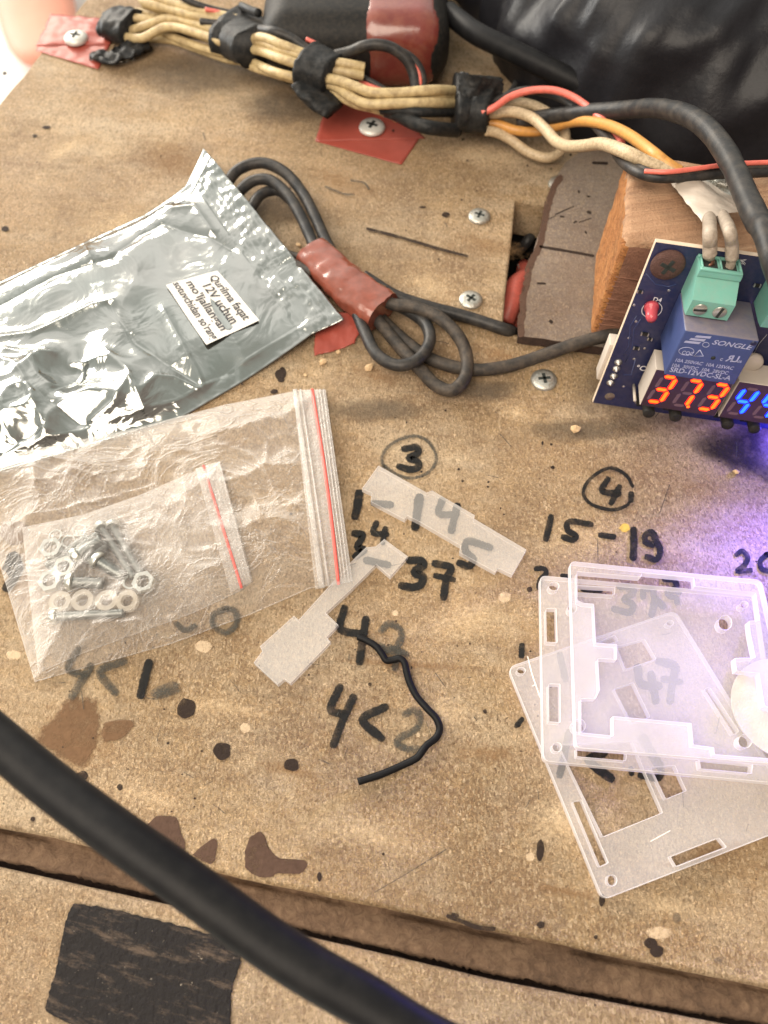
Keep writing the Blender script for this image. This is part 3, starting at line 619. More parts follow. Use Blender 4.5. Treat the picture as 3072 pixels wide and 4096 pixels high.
for k in range(46):
    x = rs.uniform(60, 3000); y = rs.uniform(500, 3300) if k % 3 else rs.uniform(2600, 3300); a = rs.gauss(.12, .5) if k % 2 else rs.gauss(1.5, .4); L = rs.uniform(14, 70)
    if y > 3250+x*.2: continue
    ls.append(([(x, y), (x+L*.5*math.cos(a), y+L*.5*math.sin(a)+rs.uniform(-4, 4)), (x+L*math.cos(a), y+L*math.sin(a))], rs.uniform(2.5, 5)))
mk('fine_scratches', ls, mt['inkfade'])
sp = [ell(rs.uniform(30, 3040), rs.uniform(480, 3250), rs.uniform(2.5, 6.5), rs.uniform(2.5, 6.5), 7) for k in range(90)]
blobs('dark_specks', sp, mt['spot'], inner=.8)
# marks on hatch come later

# hole walls: dark pit under the board
hc = sum((p for p in holeP), Vector())/len(holeP)
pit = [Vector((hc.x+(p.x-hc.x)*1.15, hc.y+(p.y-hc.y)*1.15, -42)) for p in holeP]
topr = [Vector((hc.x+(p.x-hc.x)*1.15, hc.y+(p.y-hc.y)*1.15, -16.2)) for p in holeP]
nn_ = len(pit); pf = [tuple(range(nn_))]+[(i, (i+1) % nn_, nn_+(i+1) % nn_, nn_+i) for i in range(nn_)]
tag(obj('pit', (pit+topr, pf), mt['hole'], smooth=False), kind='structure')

# ================================================================== HATCH PLATE + BLOCK
hp = [(2071, 1343), (2084, 1260), (2102, 1160), (2122, 1065), (2144, 971), (2168, 880), (2194, 790), (2222, 710), (2262, 650), (2317, 610), (2440, 545), (2560, 560), (2740, 610), (2890, 657), (3140, 760), (3250, 1450), (2760, 1440), (2440, 1396), (2250, 1368)]
hpw = [G(*p, 4) for p in hp]
hw = []
for i in range(len(hpw)):
    a, b = hpw[i], hpw[(i+1) % len(hpw)]; k = max(2, int((b-a).length/2.2))
    for j in range(k):
        p = lin(a, b, j/k); hw.append((p.x+noise.noise(p*.7)*.7, p.y+noise.noise(p*.7+Vector((9, 9, 0)))*.5))
hv = plate(hw, [], .05, 4, bev=.25)
hatch = thing('hatch_plate', (90, 200, 0), 'grey brown pitted plate with a rounded corner lying over the rectangular hole', 'hatch plate')
mi = []
for f in hv[1]:
    c = [hv[0][i] for i in f]; nrm = (c[1]-c[0]).cross(c[2]-c[0]); mi.append(0 if nrm.length > 0 and abs(nrm.normalized().z) > .8 else 1)
obj('plate', hv, [mt['hatch'], mt['dkfibre']], hatch, matidx=mi, ang=40)
mt['chipdark'] = inkmat('dark_chipped_edge', (.06, .035, .025), .35, .6, .95, nscale=.55, amp=1.1).m
def mkz(name, strokes, mat, parent, z):
    V = []; Fc = []; A = []
    for i, (px, wd) in enumerate(strokes):
        v, f, a = ribbon(px, wd, z+.05+i*.01); k = len(V); V += v; A += a; Fc += [tuple(i_+k for i_ in q) for q in f]
    return obj(name, (V, Fc), mat, parent, attr=A)
cV = lambda x, y: (2000+x/3.16, 750+y/3.16)
mkz('saw_groove', [([cV(515, 748), cV(800, 795), cV(1175, 862)], 11)], mt['spot'], hatch, 4)
mkz('chipped_edge', [([cV(760, -120), cV(690, -20), cV(610, 200), cV(570, 400), cV(530, 600), cV(510, 700), cV(470, 810), cV(415, 900), cV(360, 1050), cV(340, 1200), cV(290, 1400), cV(290, 1560), cV(260, 1700), cV(270, 1850)], 26)], mt['chipdark'], hatch, 4)
for k_, st_ in enumerate( [([cV(1115, 310), cV(1140, 318)], 12), ([cV(700, 340), cV(790, 300), cV(930, 240)], 5), ([cV(770, 365), cV(800, 370)], 8), ([cV(940, 440), cV(960, 430)], 8), ([cV(620, 395), cV(700, 360)], 4),
                 ([cV(995, 45), cV(1000, 60)], 7), ([cV(1110, 110), cV(1130, 115)], 8), ([cV(480, 1210), cV(570, 1215)], 8), ([cV(640, 1690), cV(650, 1700)], 14), ([cV(1080, 560), cV(1090, 575)], 7),
                 ([cS(672, 922), cS(745, 925)], 12), ([cV(1000, 440), cV(1150, 390)], 4)]): mkz('pit_mark', [st_], mt['spot'], hatch, 4)
# wooden block
bfl = G(2355, 1352, 4); ztop = 45.0
ddir = Vector((math.cos(math.radians(-10.5)), math.sin(math.radians(-10.5)), 0)); bdir = Vector((-ddir.y, ddir.x, 0))
# top-left-back corner direction
tb = G(2500, 690, ztop); depth = (tb-bfl).dot(bdir); print('block depth', depth, (tb-bfl).dot(ddir))
depth = max(38, min(depth, 62))
block = thing('timber_block', bfl, 'rough sawn orange brown timber block standing on the pitted grey plate', 'wood block')
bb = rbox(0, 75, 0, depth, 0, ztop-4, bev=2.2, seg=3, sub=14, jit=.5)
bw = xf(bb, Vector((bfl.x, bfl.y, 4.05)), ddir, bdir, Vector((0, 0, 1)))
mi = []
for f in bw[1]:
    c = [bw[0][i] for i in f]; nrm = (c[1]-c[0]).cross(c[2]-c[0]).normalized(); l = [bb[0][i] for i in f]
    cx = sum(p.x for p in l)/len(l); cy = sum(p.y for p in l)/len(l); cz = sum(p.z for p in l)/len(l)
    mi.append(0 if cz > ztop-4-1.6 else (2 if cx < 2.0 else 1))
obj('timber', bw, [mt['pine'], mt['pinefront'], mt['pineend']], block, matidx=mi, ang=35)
# horizontal rip marks on the front face
rg = []
for i in range(12):
    z = 2+i*2.35+random.uniform(-.6,.6); r0 = random.uniform(.10, .30)
    pts = [Vector((u, -.02+.15*noise.noise(Vector((u*.2, i, 0))), z+noise.noise(Vector((u*.08, i*3, 0)))*1.0)) for u in (1.5, 12, 24, 36, 50, 66)]
    rg.append(xf(tube(pts, r0, seg=6, n=4, wob=.4), Vector((bfl.x, bfl.y, 4.05)), ddir, bdir, Vector((0, 0, 1))))
obj('saw_ridge', join(*rg), mt['pinefront'], block)

# ================================================================== SCREWS
def screw(px, r, label, z=0.0, mat='steel', name='screw', tilt=(0, 0), rot=.4, group='screws in the board', hgt=1.4, axis=None, O=None, slot='cross', ws=1.0):
    O = O or G(*px, z); ax = axis or Vector((tilt[0], tilt[1], 1)).normalized()
    t = thing(name, O, label, 'screw', group)
    obj('head', lathe([(r*1.0, 0), (r, .25*hgt), (r*.93, .62*hgt), (r*.6, .92*hgt), (.01, hgt)], 32, O, ax), mt[mat], t, ang=50)
    a = ax.orthogonal().normalized(); b = ax.cross(a); a, b = a*math.cos(rot)+b*math.sin(rot), b*math.cos(rot)-a*math.sin(rot)
    s = []
    L = r*.46*ws; W = r*.13
    for (p, q) in ((a, b), (b, a)) if slot == 'cross' else ((a, b),):
        s.append(xf(rbox(-L, L, -W, W, hgt*.72, hgt*1.02, bev=.08, seg=1), O, p, q, ax))
    if slot != 'cross': s = [xf(rbox(-r*.92, r*.92, -W*1.2, W*1.2, hgt*.4, hgt*1.03, bev=.05, seg=1), O, a, b, ax)]
    obj('recess', join(*s), mt['slot'], t, smooth=False); return t
screw((1917, 868), 4.1, 'grey cross-head screw beside the top left corner of the rectangular hole')
screw((1883, 1202), 4.1, 'grey cross-head screw above the cable end that enters the hole', rot=.1)
screw((2175, 1522), 4.3, 'dull flat screw half in shade between the coiled cable and the circuit board', rot=.9)
screw((2235, 738), 4.1, 'grey screw partly hidden behind the rounded corner of the plate', rot=.2)
screw((306, 158), 5.0, 'pale screw holding the crumpled red tape at the board corner', z=1.3, mat='zinc', group='pale screws through red tape', rot=.6, hgt=2.4)
screw((1488, 512), 5.2, 'pale screw through the red tape flap under the wire bundle', z=1.0, mat='zinc', group='pale screws through red tape', rot=.35, hgt=1.8)
# washer screw on the block
wo = G(2885, 735, ztop+.2)
t = thing('washer_screw', wo, 'big domed washer head screw on top of the timber block', 'screw')
obj('washer', lathe([(7.2, 0), (7.4, .5), (7.2, 1.1), (3.6, 1.5), (3.5, 1.45)], 40, wo, Vector((0, 0, 1))), mt['steel'], t, ang=40)
obj('head', lathe([(3.6, 1.2), (3.7, 2.2), (3.0, 3.1), (1.6, 3.5), (.01, 3.6)], 8, wo, Vector((0, 0, 1))), mt['steel'], t, ang=40)

# ================================================================== ADAPTER, BAG, CABLES AT THE BACK
adO = G(1060, 392, 0); ax0 = G(1790, 396, 0); adU = (ax0-adO).normalized(); adU.z = 0; adV = Vector((-adU.y, adU.x, 0)); AL = (ax0-adO).length
print('adapter len', AL)
ad = thing('power_adapter', adO, 'black power adapter box wrapped in a wide band of red tape', 'power adapter')
obj('case', xf(rbox(0, AL, 0, 110, .2, 30, bev=12, seg=7), adO, adU, adV, Vector((0, 0, 1))), mt['plastic_black'], ad)
u0 = (G(1398, 250, 15)-adO).dot(adU); u1 = AL-1.5
obj('red_tape_band', xf(rbox(u0, u1, -.5, 110.5, .05, 30.6, bev=11.5, seg=8), adO, adU, adV, Vector((0, 0, 1))), mt['redtape2'], ad)
obj('moulded_rim', xf(rbox(u0-24, u0-4, 34, 90, 29.5, 33, bev=1.2, seg=3), adO, adU, adV, Vector((0, 0, 1))), mt['plastic_black'], ad)
# cable leaving the adapter to the right
def cable(name, pts, r, mat, label=None, cat='cable', parent=None, group=None, n=10, wob=0.0, seg=18):
    o = obj(name, tube([GP(p) for p in pts], r, seg, n, wob), mt[mat], parent)
    if parent is None: tag(o, label, cat, group)
    return o
cable('power_cable', [cS(-150, 70, 20), cS(0, 185, 22), cS(200, 285, 22), cS(500, 430, 20), cS(750, 560, 16), cS(1000, 680, 12), cS(1250, 790, 9), cS(1500, 890, 7), cS(1900, 1010, 6)], 4.0, 'blackcable2',
      'thick black cable running from the red-taped adapter past the bin bag')
cable('thin_black_cable', [cS(-60, 150, 2), cS(60, 160, 2), cS(160, 185, 3), cS(235, 260, 3), cS(260, 370, 2), cS(235, 480, 2), cS(180, 560, 2)], 1.8, 'blackcable', 'thin black lead looping behind the ragged black tape')
# bin bag
bc = Vector((178, 360, 0)); V = []; Fc = []; NU, NV = 190, 110
for j in range(NV+1):
    ph = (j/NV)*math.pi*.5
    for i in range(NU):
        th = 2*math.pi*i/NU
        d = Vector((math.cos(th)*math.cos(ph), math.sin(th)*math.cos(ph), math.sin(ph)))
        rx = 150*(1+.10*math.sin(3*th+.6)); ry = 118
        p = Vector((d.x*rx, d.y*ry, d.z*80))
        wx = bc+p; al = wx.x*.82+wx.y*.57; ac = -wx.x*.57+wx.y*.82+9*noise.noise(wx*.02)
        q = Vector((al*.010, ac*.052, p.z*.02))
        w1 = 1-abs(noise.noise(q))*2.2; w2 = 1-abs(noise.noise(q*2.3+Vector((7, 3, 1))))*2.2; w3 = noise.noise(Vector((al*.05, ac*.2, 0)))
        w4 = noise.noise(wx*.018)
        w5 = 1-abs(noise.noise(Vector((al*.035, ac*.15, 3))))*2.4
        p += d*(w1*6+w2*3.0+w5*1.6+w3*1.2+w4*10)*min(1, .25+math.sin(ph)*2)
        V.append(bc+p)
for j in range(NV):
    for i in range(NU): Fc.append((j*NU+i, j*NU+(i+1) % NU, (j+1)*NU+(i+1) % NU, (j+1)*NU+i))
tag(obj('bin_bag', (V, Fc), mt['bagblack']), 'big crumpled black plastic bag lying behind the cables', 'plastic bag')

# ---- wire harness
hz = thing('wire_harness', G(1300, 330, 0), 'long bundle of cream wires bound with torn black tape across the board', 'wire bundle')
def lift(p):
    x, y, z = p; f = max(0, min(1, (x-960)/140))*max(0, min(1, (1860-x)/160)); f = f*f*(3-2*f); return (x, y, z+9.5*f)
def hw_(pts, r=1.9, mat='cream', name='wire', **k): return cable(name, [lift(p) for p in pts], r*.84, mat, parent=hz, **k)
def GL(p): return GP(lift(p))
hw_([cP(790, 200, 4), cP(840, 200, 5), cP(950, 165, 8), cP(1080, 122, 11), cP(1200, 138, 12), cP(1330, 175, 13), cP(1500, 240, 14), cQ(200, 240, 14), cQ(330, 290, 13), cQ(480, 335, 12)], 2.1)
hw_([cP(790, 240, 4), cP(840, 243, 5), cP(930, 245, 7), cP(1080, 175, 10), cP(1250, 205, 12), cP(1440, 275, 13), cP(1560, 320, 13), cQ(190, 290, 12), cQ(330, 340, 12), cQ(480, 390, 11)], 2.1)
hw_([cP(800, 120, 8), cP(890, 118, 8), cP(1000, 135, 8), cP(1100, 160, 8), cP(1300, 230, 10), cP(1500, 300, 10), cQ(200, 215, 16), cQ(320, 255, 15), cQ(460, 310, 13)], 2.0)
hw_([cP(800, 80, 7), cP(880, 78, 7), cP(1000, 105, 7), cP(1150, 130, 8), cP(1300, 170, 9), cP(1500, 250, 10)], 2.0)
hw_([cP(800, 155, 5), cP(880, 155, 5), cP(960, 175, 4), cP(1100, 230, 5), cP(1280, 300, 6), cP(1450, 345, 8), cP(1560, 370, 8), cQ(180, 370, 8), cQ(300, 420, 8), cQ(470, 460, 8)], 2.0)
hw_([cP(900, 255, 2), cP(1100, 262, 3), cP(1280, 320, 4), cP(1480, 388, 5), cP(1560, 400, 7), cQ(190, 400, 7), cQ(470, 480, 7)], 1.8)
hw_([cP(900, -30, 14), cP(945, 20, 14), cP(1080, 55, 14), cP(1250, 100, 15), cP(1400, 130, 15), cP(1560, 165, 15)], 2.1)
hw_([cP(1000, -30, 16), cP(1100, 15, 16), cP(1250, 60, 16), cP(1400, 90, 16), cP(1560, 130, 16)], 2.1)
hw_([cP(930, 30, 11), cP(1050, 70, 11), cP(1200, 120, 11), cP(1400, 160, 11), cP(1550, 200, 12)], 2.0)
hw_([cP(830, 260, 3), cP(950, 240, 3), cP(1070, 212, 4), cP(1200, 225, 6), cP(1350, 260, 7)], 1.3, 'blackcable')
hw_([cP(960, 245, 2.5), cP(1080, 232, 3), cP(1180, 220, 5), cP(1300, 250, 6)], .8, 'red')
hw_([cP(1330, 60, 18), cP(1420, 80, 17), cP(1520, 118, 16), cQ(60, 105, 14)], 1.0, 'red')
hw_([cP(1150, -40, 20), cP(1230, 10, 19), cP(1380, 60, 17), cP(1560, 100, 16)], 1.5, 'blackcable')
hw_([cP(1300, 140, 15), cP(1400, 150, 15), cP(1500, 150, 15), cP(1560, 160, 15)], 1.6, 'blackcable')
# between second wrap and adapter: black leads
hw_([cQ(150, 170, 15), cQ(260, 180, 16), cQ(380, 220, 15), cQ(480, 290, 13), cQ(560, 330, 12)], 2.3, 'blackcable')
hw_([cQ(260, 170, 14), cQ(400, 195, 13), cQ(500, 240, 13), cQ(600, 300, 12)], 1.6, 'blackcable')
hw_([cQ(470, 225, 15), cQ(540, 260, 14), cQ(600, 310, 12)], .9, 'red')
hw_([cQ(640, 320, 13), cQ(720, 300, 15), cQ(800, 268, 18), cQ(880, 258, 19), cQ(970, 280, 18), cQ(1050, 345, 15), cQ(1090, 430, 11), cQ(1105, 520, 8)], 2.4, 'blackcable')
hw_([cQ(900, 262, 19), cQ(1000, 290, 17), cQ(1080, 335, 15), cQ(1130, 400, 12), cQ(1145, 470, 9), cQ(1130, 530, 8)], 1.7, 'blackcable')
hw_([cQ(1085, 370, 14), cQ(1115, 410, 12), cQ(1128, 470, 10), cQ(1120, 530, 8)], .9, 'red')
# after second wrap
hw_([cQ(560, 350, 13), cQ(650, 362, 13), cQ(730, 375, 13), cQ(806, 390, 12)], 2.1)
hw_([cQ(560, 395, 11), cQ(650, 410, 11), cQ(730, 425, 11), cQ(800, 440, 10)], 2.1)
hw_([cQ(560, 450, 10), cQ(650, 465, 11), cQ(750, 500, 11), cQ(850, 535, 11), cQ(1000, 538, 11), cQ(1200, 522, 12), cQ(1340, 530, 13), cQ(1420, 560, 13)], 2.2)
hw_([cQ(560, 480, 8), cQ(640, 500, 8), cQ(720, 555, 8), cQ(820, 600, 8), cQ(1000, 598, 9), cQ(1200, 595, 9), cQ(1330, 600, 10), cQ(1420, 600, 11)], 2.2)
hw_([cQ(600, 500, 6), cQ(650, 545, 5), cQ(750, 600, 5), cQ(850, 625, 4), cQ(930, 650, 3), cQ(1000, 685, 2)], 2.0)
hw_([cQ(780, 520, 7), cQ(880, 565, 8), cQ(1000, 565, 8), cQ(1200, 560, 9), cQ(1350, 565, 10)], 2.1)
hw_([cQ(800, 450, 8), cQ(860, 480, 7), cQ(930, 520, 6)], 1.3, 'blackcable')
hw_([cQ(780, 470, 7), cQ(850, 500, 7), cQ(920, 525, 6)], .9, 'red')
hw_([cQ(890, 620, 3), cQ(1000, 665, 4), cQ(1100, 715, 5), cQ(1200, 740, 6), cQ(1340, 755, 7)], 3.0, 'bltape', name='tape_sleeve')
hw_([cQ(900, 635, 5), cQ(1000, 640, 6), cQ(1150, 650, 7), cQ(1320, 650, 8)], 2.0, 'bltape', name='tape_sleeve')
# right of the third wrap
hw_([cS(20, 640, 12), cS(110, 642, 13), cS(180, 632, 14), cS(250, 640, 15), cS(330, 672, 16), cS(400, 735, 17), cS(460, 800, 20), cS(530, 828, 26), cS(620, 825, 34), cS(720, 815, 42), cS(850, 860, 50), cS(960, 915, 50), cS(1080, 965, 49), cS(1180, 1020, 48)], 2.3, 'cream2')
hw_([cS(60, 610, 10), cS(170, 590, 11), cS(280, 585, 12), cS(380, 620, 12), cS(460, 680, 11), cS(510, 750, 9), cS(505, 810, 7), cS(470, 870, 5), cS(400, 893, 4), cS(300, 860, 4), cS(200, 790, 6), cS(120, 750, 8), cS(60, 740, 9)], 2.2, 'cream2')
hw_([cS(40, 700, 9), cS(130, 705, 9), cS(230, 738, 9), cS(350, 745, 9), cS(460, 715, 12), cS(560, 690, 18), cS(660, 690, 26), cS(770, 715, 34), cS(880, 770, 42), cS(1000, 860, 50), cS(1080, 925, 50), cS(1160, 975, 49)], 2.1, 'orange')
hw_([cS(40, 640, 16), cS(115, 605, 18), cS(200, 548, 20), cS(320, 512, 22), cS(450, 512, 24), cS(560, 552, 25), cS(650, 615, 26), cS(730, 690, 28), cS(790, 760, 30), cS(830, 810, 34)], 1.5, 'red')
hw_([cS(60, 600, 14), cS(160, 550, 16), cS(270, 512, 18), cS(400, 525, 20), cS(500, 565, 21), cS(600, 640, 22), cS(700, 735, 26), cS(770, 820, 34), cS(820, 900, 44), cS(900, 965, 50), cS(1020, 1005, 52), cS(1200, 1002, 52), cS(1400, 985, 52), cS(1900, 965, 52)], 1.7, 'blackcable')
hw_([cS(520, 590, 20), cS(620, 655, 21), cS(720, 730, 26), cS(790, 815, 34), cS(850, 895, 44), cS(940, 955, 50), cS(1060, 985, 53), cS(1250, 972, 53), cS(1400, 948, 53), cS(1900, 945, 53)], 1.3, 'dustycable')
hw_([cS(960, 970, 53), cS(1080, 974, 54.5), cS(1200, 962, 54.5), cS(1400, 935, 54.5), cS(1520, 925, 54.5), cS(1900, 912, 54)], .8, 'red')
# black tape wraps
obj('tape_wrap', band([GP(cP(715, 140, 5)), GP(cP(790, 160, 5.5)), GP(cP(862, 175, 6))], (18, 19), (9.5, 10.5), rough=.9), mt['bltape'], hz)
obj('tape_tail', band([GP(cP(930, 270, 3)), GP(cP(850, 320, 3)), GP(cP(770, 355, 3)), GP(cP(690, 375, 2.6)), GP(cP(600, 350, 1.6))], (11, 7), (5, 1), rough=1.6), mt['bltape'], hz)
obj('tape_wrap', band([GL(cQ(15, 175, 11)), GL(cQ(110, 215, 11)), GL(cQ(205, 265, 11))], (25, 23), (14, 14), rough=.6), mt['bltape'], hz)
obj('tape_roll_edge', tube([GL(cQ(95, 35, 19)), GL(cQ(150, 60, 19)), GL(cQ(195, 75, 19))], 1.6, 12), mt['bltape'], hz)
obj('tape_wrap', band([GL(cQ(470, 370, 10)), GL(cQ(540, 395, 10)), GL(cQ(630, 430, 10))], (20, 17), (12.5, 11.5), rough=.5), mt['bltape'], hz)
obj('tape_tail', band([GL(cQ(480, 470, 8)), GL(cQ(520, 540, 6)), GL(cQ(580, 600, 4)), GL(cQ(630, 640, 3))], (14, 10), (5, 3.5), rough=.9), mt['bltape'], hz)
obj('tape_wrap', band([GL(cQ(1325, 590, 11)), GL(cQ(1430, 600, 12)), GL(cQ(1555, 610, 13))], (26, 24), (14.5, 14.5), rough=.5), mt['bltape'], hz)
def sheet(px, zf, mat, name, parent, thick=.12, nu=26, nv=18, rough=.5, label=None, cat=None, group=None):
    """thin crumpled sheet from a pixel quad (4 corners, bilinear) with height function"""
    a, b, c, d = px; V = []; Fc = []
    for s in (0, 1):
        for j in range(nv+1):
            for i in range(nu+1):
                u, v = i/nu, j/nv
                x = (a[0]*(1-u)+b[0]*u)*(1-v)+(d[0]*(1-u)+c[0]*u)*v; y = (a[1]*(1-u)+b[1]*u)*(1-v)+(d[1]*(1-u)+c[1]*u)*v
                z = zf(u, v); p = G(x, y, z); q = noise.noise_vector(p*.25)*rough+noise.noise_vector(p*.9)*rough*.4
                edge = min(u, 1-u, v, 1-v) < .001
                if edge: q += Vector((noise.noise(p*2.1), noise.noise(p*2.3+Vector((5, 0, 0))), 0))*rough*.9
                p = p+q*(1 if not edge else 1); p.z = max(p.z, .15)-(thick if s else 0); V.append(p)
    n1 = (nu+1)*(nv+1)
    for j in range(nv):
        for i in range(nu):
            k = j*(nu+1)+i; Fc.append((k, k+1, k+nu+2, k+nu+1)); Fc.append((n1+k, n1+k+nu+1, n1+k+nu+2, n1+k+1))
    bd_ = [i for i in range(nu)]+[j*(nu+1)+nu for j in range(nv)]+[nv*(nu+1)+i for i in range(nu, 0, -1)]+[j*(nu+1) for j in range(nv, 0, -1)]
    for q in range(len(bd_)):
        r_ = bd_[(q+1) % len(bd_)]; Fc.append((bd_[q], r_, n1+r_, n1+bd_[q]))
    o = obj(name, (V, Fc), mt[mat], parent)
    if label: tag(o, label, cat, group)
    return o
sheet([cQ(1350, 420), cQ(1612, 462), cQ(1600, 560), cQ(1345, 560)], lambda u, v: 24-6*v+1.5*math.sin(u*5), 'bltape', 'torn_tape_flap', hz, rough=.9)

# red tape under the harness
sheet([cQ(600, 560), cQ(1000, 650), cQ(1160, 800), cQ(520, 815)], lambda u, v: .45, 'redfilm', 'red_tape_flap', None, rough=.12, label='flat red tape piece screwed down below the middle of the wire bundle', cat='tape')
sheet([cQ(560, 790), cQ(1130, 790), cQ(1020, 952), cQ(530, 818)], lambda u, v: .35, 'redfilm', 'red_tape_piece', None, rough=.10, label='smooth red tape offcut stuck in front of the pale screw', cat='tape')
sheet([cW(480, 130), cW(1060, 180), cW(1040, 420), cW(340, 430)], lambda u, v: .8+1.0*math.sin(3.1*v)*abs(math.sin(u*3)), 'redfilm', 'red_tape_strip', None, rough=.5, label='crumpled red tape over the far left board corner', cat='tape')
sheet([cW(360, 400), cW(1050, 400), cW(930, 655), cW(340, 480)], lambda u, v: .5, 'redfilm', 'red_tape_tongue', None, rough=.25, label='lower tongue of red tape left of the torn black tape end', cat='tape')
# thick black cable from behind third wrap arching to the module
cable('arched_cable', [cS(240, 690, 10), cS(430, 660, 14), cS(600, 640, 22), cS(850, 622, 34), cS(1000, 612, 44), cS(1120, 628, 52), cS(1230, 668, 58), cS(1330, 745, 62), cS(1410, 850, 64), cS(1470, 960, 66), cS(1530, 1100, 68), cS(1600, 1250, 70), cN(1640, 250, 72), cN(1740, 560, 70), cN(1900, 1000, 60)], 2.9, 'blackcable', 'black rubber cable arching over the timber block down to the circuit board', wob=.05)
# white taped twin leads into terminal
tl = thing('terminal_lead', G(2780, 760, ztop), 'pair of greyed white wires under milky tape going into the green terminal', 'wire pair')
m = M('milky_tape', Roughness=.35); m.set('Base_Color', (.50, .43, .36, 1)); m.b.inputs['Alpha'].default_value = .85; m.bump(m.noise(.2, 4), .6); mt['milky'] = m.m

# ================================================================== CIRCUIT MODULE
TL = RT(2623, 967, 196); TR_ = RT(3041, 1026, 195); BL_ = RT(2376, 1612, 242)
U = (TR_-TL).normalized(); Vd = (BL_-TL); Vd = (Vd-U*Vd.dot(U)).normalized(); N = Vd.cross(U).normalized()
if N.y > 0: N = -N
PL = (BL_-TL).length; PW = 82.0
def onp(px, n=0.0):
    r = ray(px[0], px[1]); O = TL+N*n; t = (O-CAMP).dot(N)/r.dot(N); q = CAMP+r*t-O; return q.dot(U), q.dot(Vd)
def loc(u, v, n): return TL+U*u+Vd*v+N*n
def pb(u0, u1, v0, v1, n0, n1, bev=.15, seg=2): return xf(rbox(u0, u1, v0, v1, n0, n1, bev, seg), TL, U, Vd, N)
def ptext(s, px, n, size, mat, parent, name='print', align='LEFT', slant=0, sc_=1.0, ang=0):
    u, v = onp(px, n); vf = txt(s, size, align); ca, sa = math.cos(ang), math.sin(ang)
    V_ = [Vector(((p.x+p.y*slant)*sc_*ca+p.y*sa, p.y*ca-(p.x+p.y*slant)*sc_*sa, 0)) for p in vf[0]]
    return obj(name, ([loc(u+p.x, v-p.y, n+.03) for p in V_], vf[1]), mt[mat], parent, smooth=False)
mod = thing('circuit_module', loc(20, PL, 0), 'blue thermostat circuit board with red and blue digit displays on the timber block', 'circuit board')
pcbm = pb(0, PW, 0, PL, -1.6, 0, .08, 1)
mi = [0 if abs(((pcbm[0][f[1]]-pcbm[0][f[0]]).cross(pcbm[0][f[2]]-pcbm[0][f[0]])).normalized().dot(N)) > .9 else 1 for f in pcbm[1]]
pcb = obj('board', pcbm, [mt['pcb'], mt['pcbedge']], mod, smooth=False, matidx=mi)
# mounting screw + hole
u, v = onp(cN(897, 505), 1)
sO = loc(u, v, 0)
obj('mounting_screw', lathe([(4.3, 0), (4.4, .5), (4.1, 1.0), (2.4, 1.5), (.01, 1.6)], 36, sO, N), mt['rust'], mod, ang=50)
ms = []
for k in (0, 1):
    a = math.radians(20+90*k); d1 = U*math.cos(a)+Vd*math.sin(a); d2 = Vd*math.cos(a)-U*math.sin(a)
    ms.append(xf(rbox(-2.2, 2.2, -.55, .55, 1.0, 1.65, .1, 1), sO, d1, d2, N))
obj('screw_recess', join(*ms), mt['slot'], mod, smooth=False)
# spacer column holding it to the block, stands behind the screw
obj('standoff', lathe([(2.6, -14), (2.6, -1.6)], 20, loc(14, 24, 0), N), mt['whiteplastic'], mod)
u, v = onp(cN(455, 1495), 0); obj('mounting_hole', lathe([(1.5, -.2), (1.5, .04)], 24, loc(u, v, 0), N), mt['hatch'], mod)
# terminal blocks
def terminal(c_top, first):
    # anchor: front-top-left corner of the block
    tnn = 10.0
    u0, v0 = c_top; t = obj('terminal_block', None or join(
        # lower body prism: section in (v,n): stepped with chamfer where screws sit
    ) if False else prism_un(u0, u0+10.6, v0), mt['green'], mod, ang=30)
    return t, u0, v0
def prism_un(u0, u1, v0):
    # section (v, n) of a PCB screw terminal, v down the board
    sec = [(0, 0), (0, 6.6), (1.5, 6.6), (1.8, 6.2), (5.6, 11.0), (10.6, 10.6), (11.0, 8.0), (11.0, 0)]
    V_ = []; n_ = len(sec)
    for u in (u0, u1):
        for (v, n) in sec: V_.append(loc(u, v0+v, n))
    Fc_ = [tuple(range(n_))[::-1], tuple(range(n_, 2*n_))]+[(i, (i+1) % n_, n_+(i+1) % n_, n_+i) for i in range(n_)]
    return V_, Fc_
def add_terminal(u0, v0):
    t = obj('terminal_block', prism_un(u0, u0+10.8, v0), mt['green'], mod, smooth=False)
    fr = []
    for k in (0, 1):
        uu = u0+.9+k*4.8
        obj('wire_entry', xf(rbox(uu, uu+4.0, -.06, .25, .9, 5.6, .05, 1), loc(0, v0, 0), U, Vd, N), mt['slot'], t, smooth=False)
        # rim of the entry
        fr.append(xf(rbox(uu-.35, uu+.1, -.7, 0, .6, 6.2, .1, 1), loc(0, v0, 0), U, Vd, N))
    fr.append(xf(rbox(u0+.1, u0+10.7, -.7, 0, 5.5, 6.7, .2, 2), loc(0, v0, 0), U, Vd, N)); fr.append(xf(rbox(u0+.1, u0+10.7, -.7, 0, .05, .9, .2, 2), loc(0, v0, 0), U, Vd, N)); fr.append(xf(rbox(u0+10.1, u0+10.7, -.7, 0, .6, 6.2, .1, 1), loc(0, v0, 0), U, Vd, N))
    obj('entry_rim', join(*fr), mt['green'], t)
    sn = (Vd*.4+N*5.0).normalized()
    for k in (0, 1):
        O = loc(u0+2.9+k*5.0, v0+8.2, 10.7); s = obj('clamp_screw', lathe([(1.75, -.3), (1.75, .3), (1.5, .5), (.01, .55)], 28, O, sn), mt['nut'], t, ang=45)
        a = U*math.cos(.12+k*1.3)+(sn.cross(U))*math.sin(.12+k*1.3); b = sn.cross(a)
        obj('screw_slot', xf(rbox(-1.6, 1.6, -.36, .36, .3, .62, .03, 1), O, a, b, sn), mt['slot'], t, smooth=False)
    return t
tu, tv = onp(cT(865, 1690), 6.6)
T1 = add_terminal(tu, tv)
add_terminal(tu+19.5, tv+.4)
print('terminal', tu, tv, 'PL', PL)
